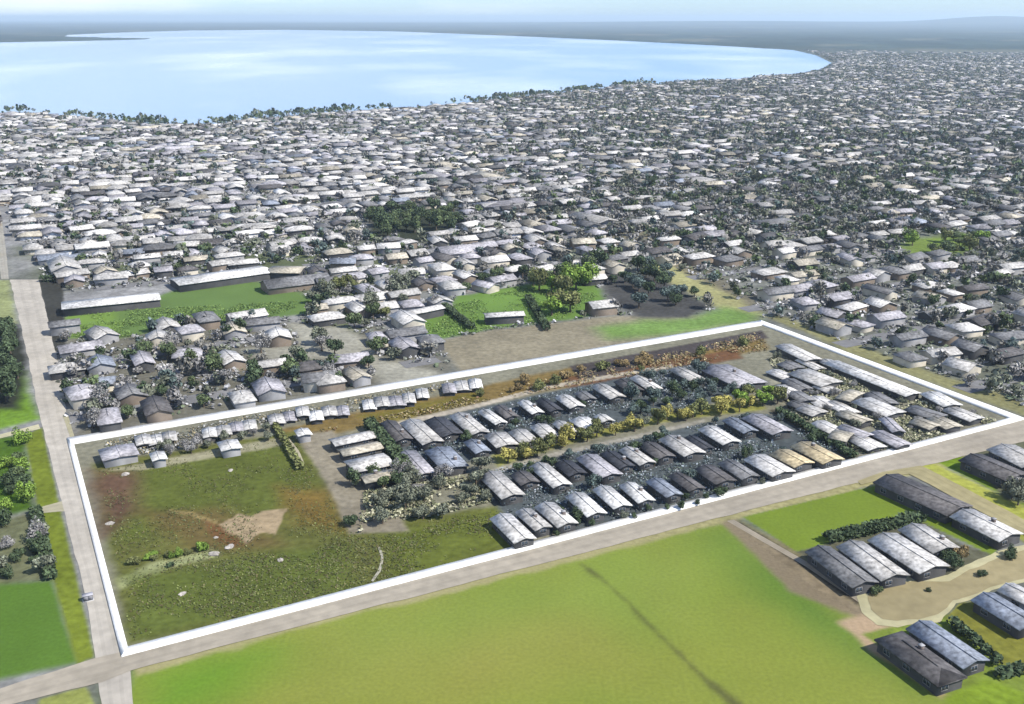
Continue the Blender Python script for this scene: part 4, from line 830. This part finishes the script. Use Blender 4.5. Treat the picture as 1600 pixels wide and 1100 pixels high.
weeds('weeds', [([(1200, 560), (1320, 590), (1560, 660), (1350, 712), (1240, 650)], 13000), ([(570, 770), (770, 740), (770, 785), (560, 835)], 4000)], 0, (.2, .5), [(.2, .2, .12), (.3, .29, .2), (.1, .11, .06)], 'pale dry scrub at both ends of the rows of homes', .8)
ROWS_ = [(595, 680), (860, 616), (1100, 568), (1215, 605), (1000, 660), (760, 718), (645, 748)]; ROWS2_ = [(750, 742), (1170, 648), (1240, 655), (1325, 715), (900, 830), (805, 830)]
weeds('yard_clutter', [(ROWS_, 9000), (ROWS2_, 9000)], 0, (.12, .38), [(.06, .08, .08), (.10, .13, .14), (.2, .23, .25), (.04, .05, .04), (.07, .09, .07), (.20, .21, .22)], 'low shrubs and pale clutter between the rows of homes', .8)
weeds('dry_scrub', [([(165, 692), (750, 590), (755, 606), (440, 665), (170, 725)], 7000)], 0, (.15, .45), [(.28, .28, .27), (.16, .16, .13), (.08, .09, .07), (.2, .17, .1)], 'pale scrub and rubble between the small sheds under the far outline', .7)
weeds('grass_tufts', [([(100, 490), (490, 470), (410, 500), (190, 528), (108, 527)], 6000), ([(625, 497), (820, 450), (940, 460), (880, 500), (680, 530)], 5000)], 0, (.15, .4), [(.09, .14, .035), (.13, .19, .05), (.06, .10, .03)], 'tufts of long grass in the meadows', .6)
def rock(name, x, y, s, label, c=(.5, .48, .44), fl=.45):
    import bmesh
    bm = bmesh.new(); bmesh.ops.create_icosphere(bm, subdivisions=2, radius=1)
    rr_ = random.Random(int(x * 7 + y)); off = [rr_.uniform(0, 9) for _ in range(3)]
    from mathutils import noise, Vector
    for v in bm.verts: k = 1 + .45 * noise.noise(v.co * 1.3 + Vector(off)); v.co = Vector((v.co.x * s * k * 1.3, v.co.y * s * k, v.co.z * s * k * fl))
    me = bpy.data.meshes.new(name); bm.to_mesh(me); bm.free(); me.materials.append(M_pebble)
    a = me.attributes.new('Col', 'FLOAT_COLOR', 'CORNER'); a.data.foreach_set('color', np.tile((*c, 1), len(me.loops)).astype(np.float32))
    p = g(x, y); o = link(name, me, None, (*p, 0), rr_.uniform(0, 3)); tag(o, label, 'rock'); return o
for x, y, s, lb in [(196, 741, 1.1, 'pinkish pale slab near the left corner of the grass lot'), (360, 735, .8, 'pale flat rock in the upper right of the grass lot'), (172, 818, 1.0, 'flat pale rock near the left outline'), (335, 866, 1.2, 'pale flat rock right of the pale streak'), (358, 855, 1.1, 'grey rock just below the bare soil patch'), (438, 875, .8, 'pale rock right of the centre of the lot'), (337, 840, .6, 'small rock left of the bare soil patch'), (285, 928, .8, 'pale rock low in the vacant lot')]:
    rock('rock', x, y, s * .75, lb, (.26, .24, .21))
# pale curved path in the vacant lot and the thin white strip by the grass lot
ribbon('path', [(590, 856), (596, 872), (592, 890), (580, 908)], [(594, 855), (600, 872), (596, 892), (583, 910)], S(200, 196, 176), 0.13)
ribbon('path', [(448, 688), (462, 708), (471, 728)], [(452, 686), (468, 706), (476, 726)], S(214, 206, 176), 0.13)
# roadside cabinet on the left verge
def cabinet(x, y):
    p = g(x, y); root = link('utility_cabinet', None, None, (*p, .0), A0)
    m = MB(); m.box(-.95, .95, -.6, .6, 0, .15, (.3, .3, .29)); link('plinth', m.mesh('plinth', M_wall), root)
    m = MB(); m.box(-.8, .8, -.45, .45, .15, 1.15, (.13, .13, .14)); bd = link('body', m.mesh('body', M_wall), root)
    m = MB(); m.box(-.9, .9, -.55, .55, 1.15, 1.25, (.3, .3, .32)); link('lid', m.mesh('lid', M_wall), root)
    for a in (-.72, .04):
        m = MB(); m.box(a, a + .68, -.48, -.45, .25, 1.08, (.17, .17, .18)); dd = link('door', m.mesh('door', M_wall), root)
        m = MB(); m.box(a + .3, a + .36, -.53, -.48, .6, .75, (.4, .4, .4)); link('handle', m.mesh('handle', M_frame), dd)
    tag(root, 'small dark grey cabinet standing at the left edge of the left road', 'cabinet')
cabinet(138, 938)

# ------------------------------------------------------------------ haze
def haze():
    m = MB(); m.box(-30000, 30000, -1500, 40000, -6, 175); me = m.mesh('haze')
    mt = bpy.data.materials.new('haze_air'); mt.use_nodes = True; t = mt.node_tree; t.nodes.clear()
    o_ = t.nodes.new('ShaderNodeOutputMaterial'); v = t.nodes.new('ShaderNodeVolumePrincipled'); v.inputs['Density'].default_value = 0.00008; v.inputs['Color'].default_value = (.72, .89, 1, 1); v.inputs['Anisotropy'].default_value = 0.2
    t.links.new(v.outputs[0], o_.inputs['Volume']); me.materials.append(mt); o = link('haze', me); tag(o, 'thin blue haze lying over the suburb and the lake', 'haze', kind='stuff')
haze()
for o_ in bpy.data.objects:
    if len(str(o_.get('label', '')).replace('-', ' ').split()) > 16: print('LONG', o_['label'])
print('objects', len(bpy.data.objects), 'trees', len(TREES), 'far trees', len(X), 'houses', len(HOUSES), 'far', len(rest))
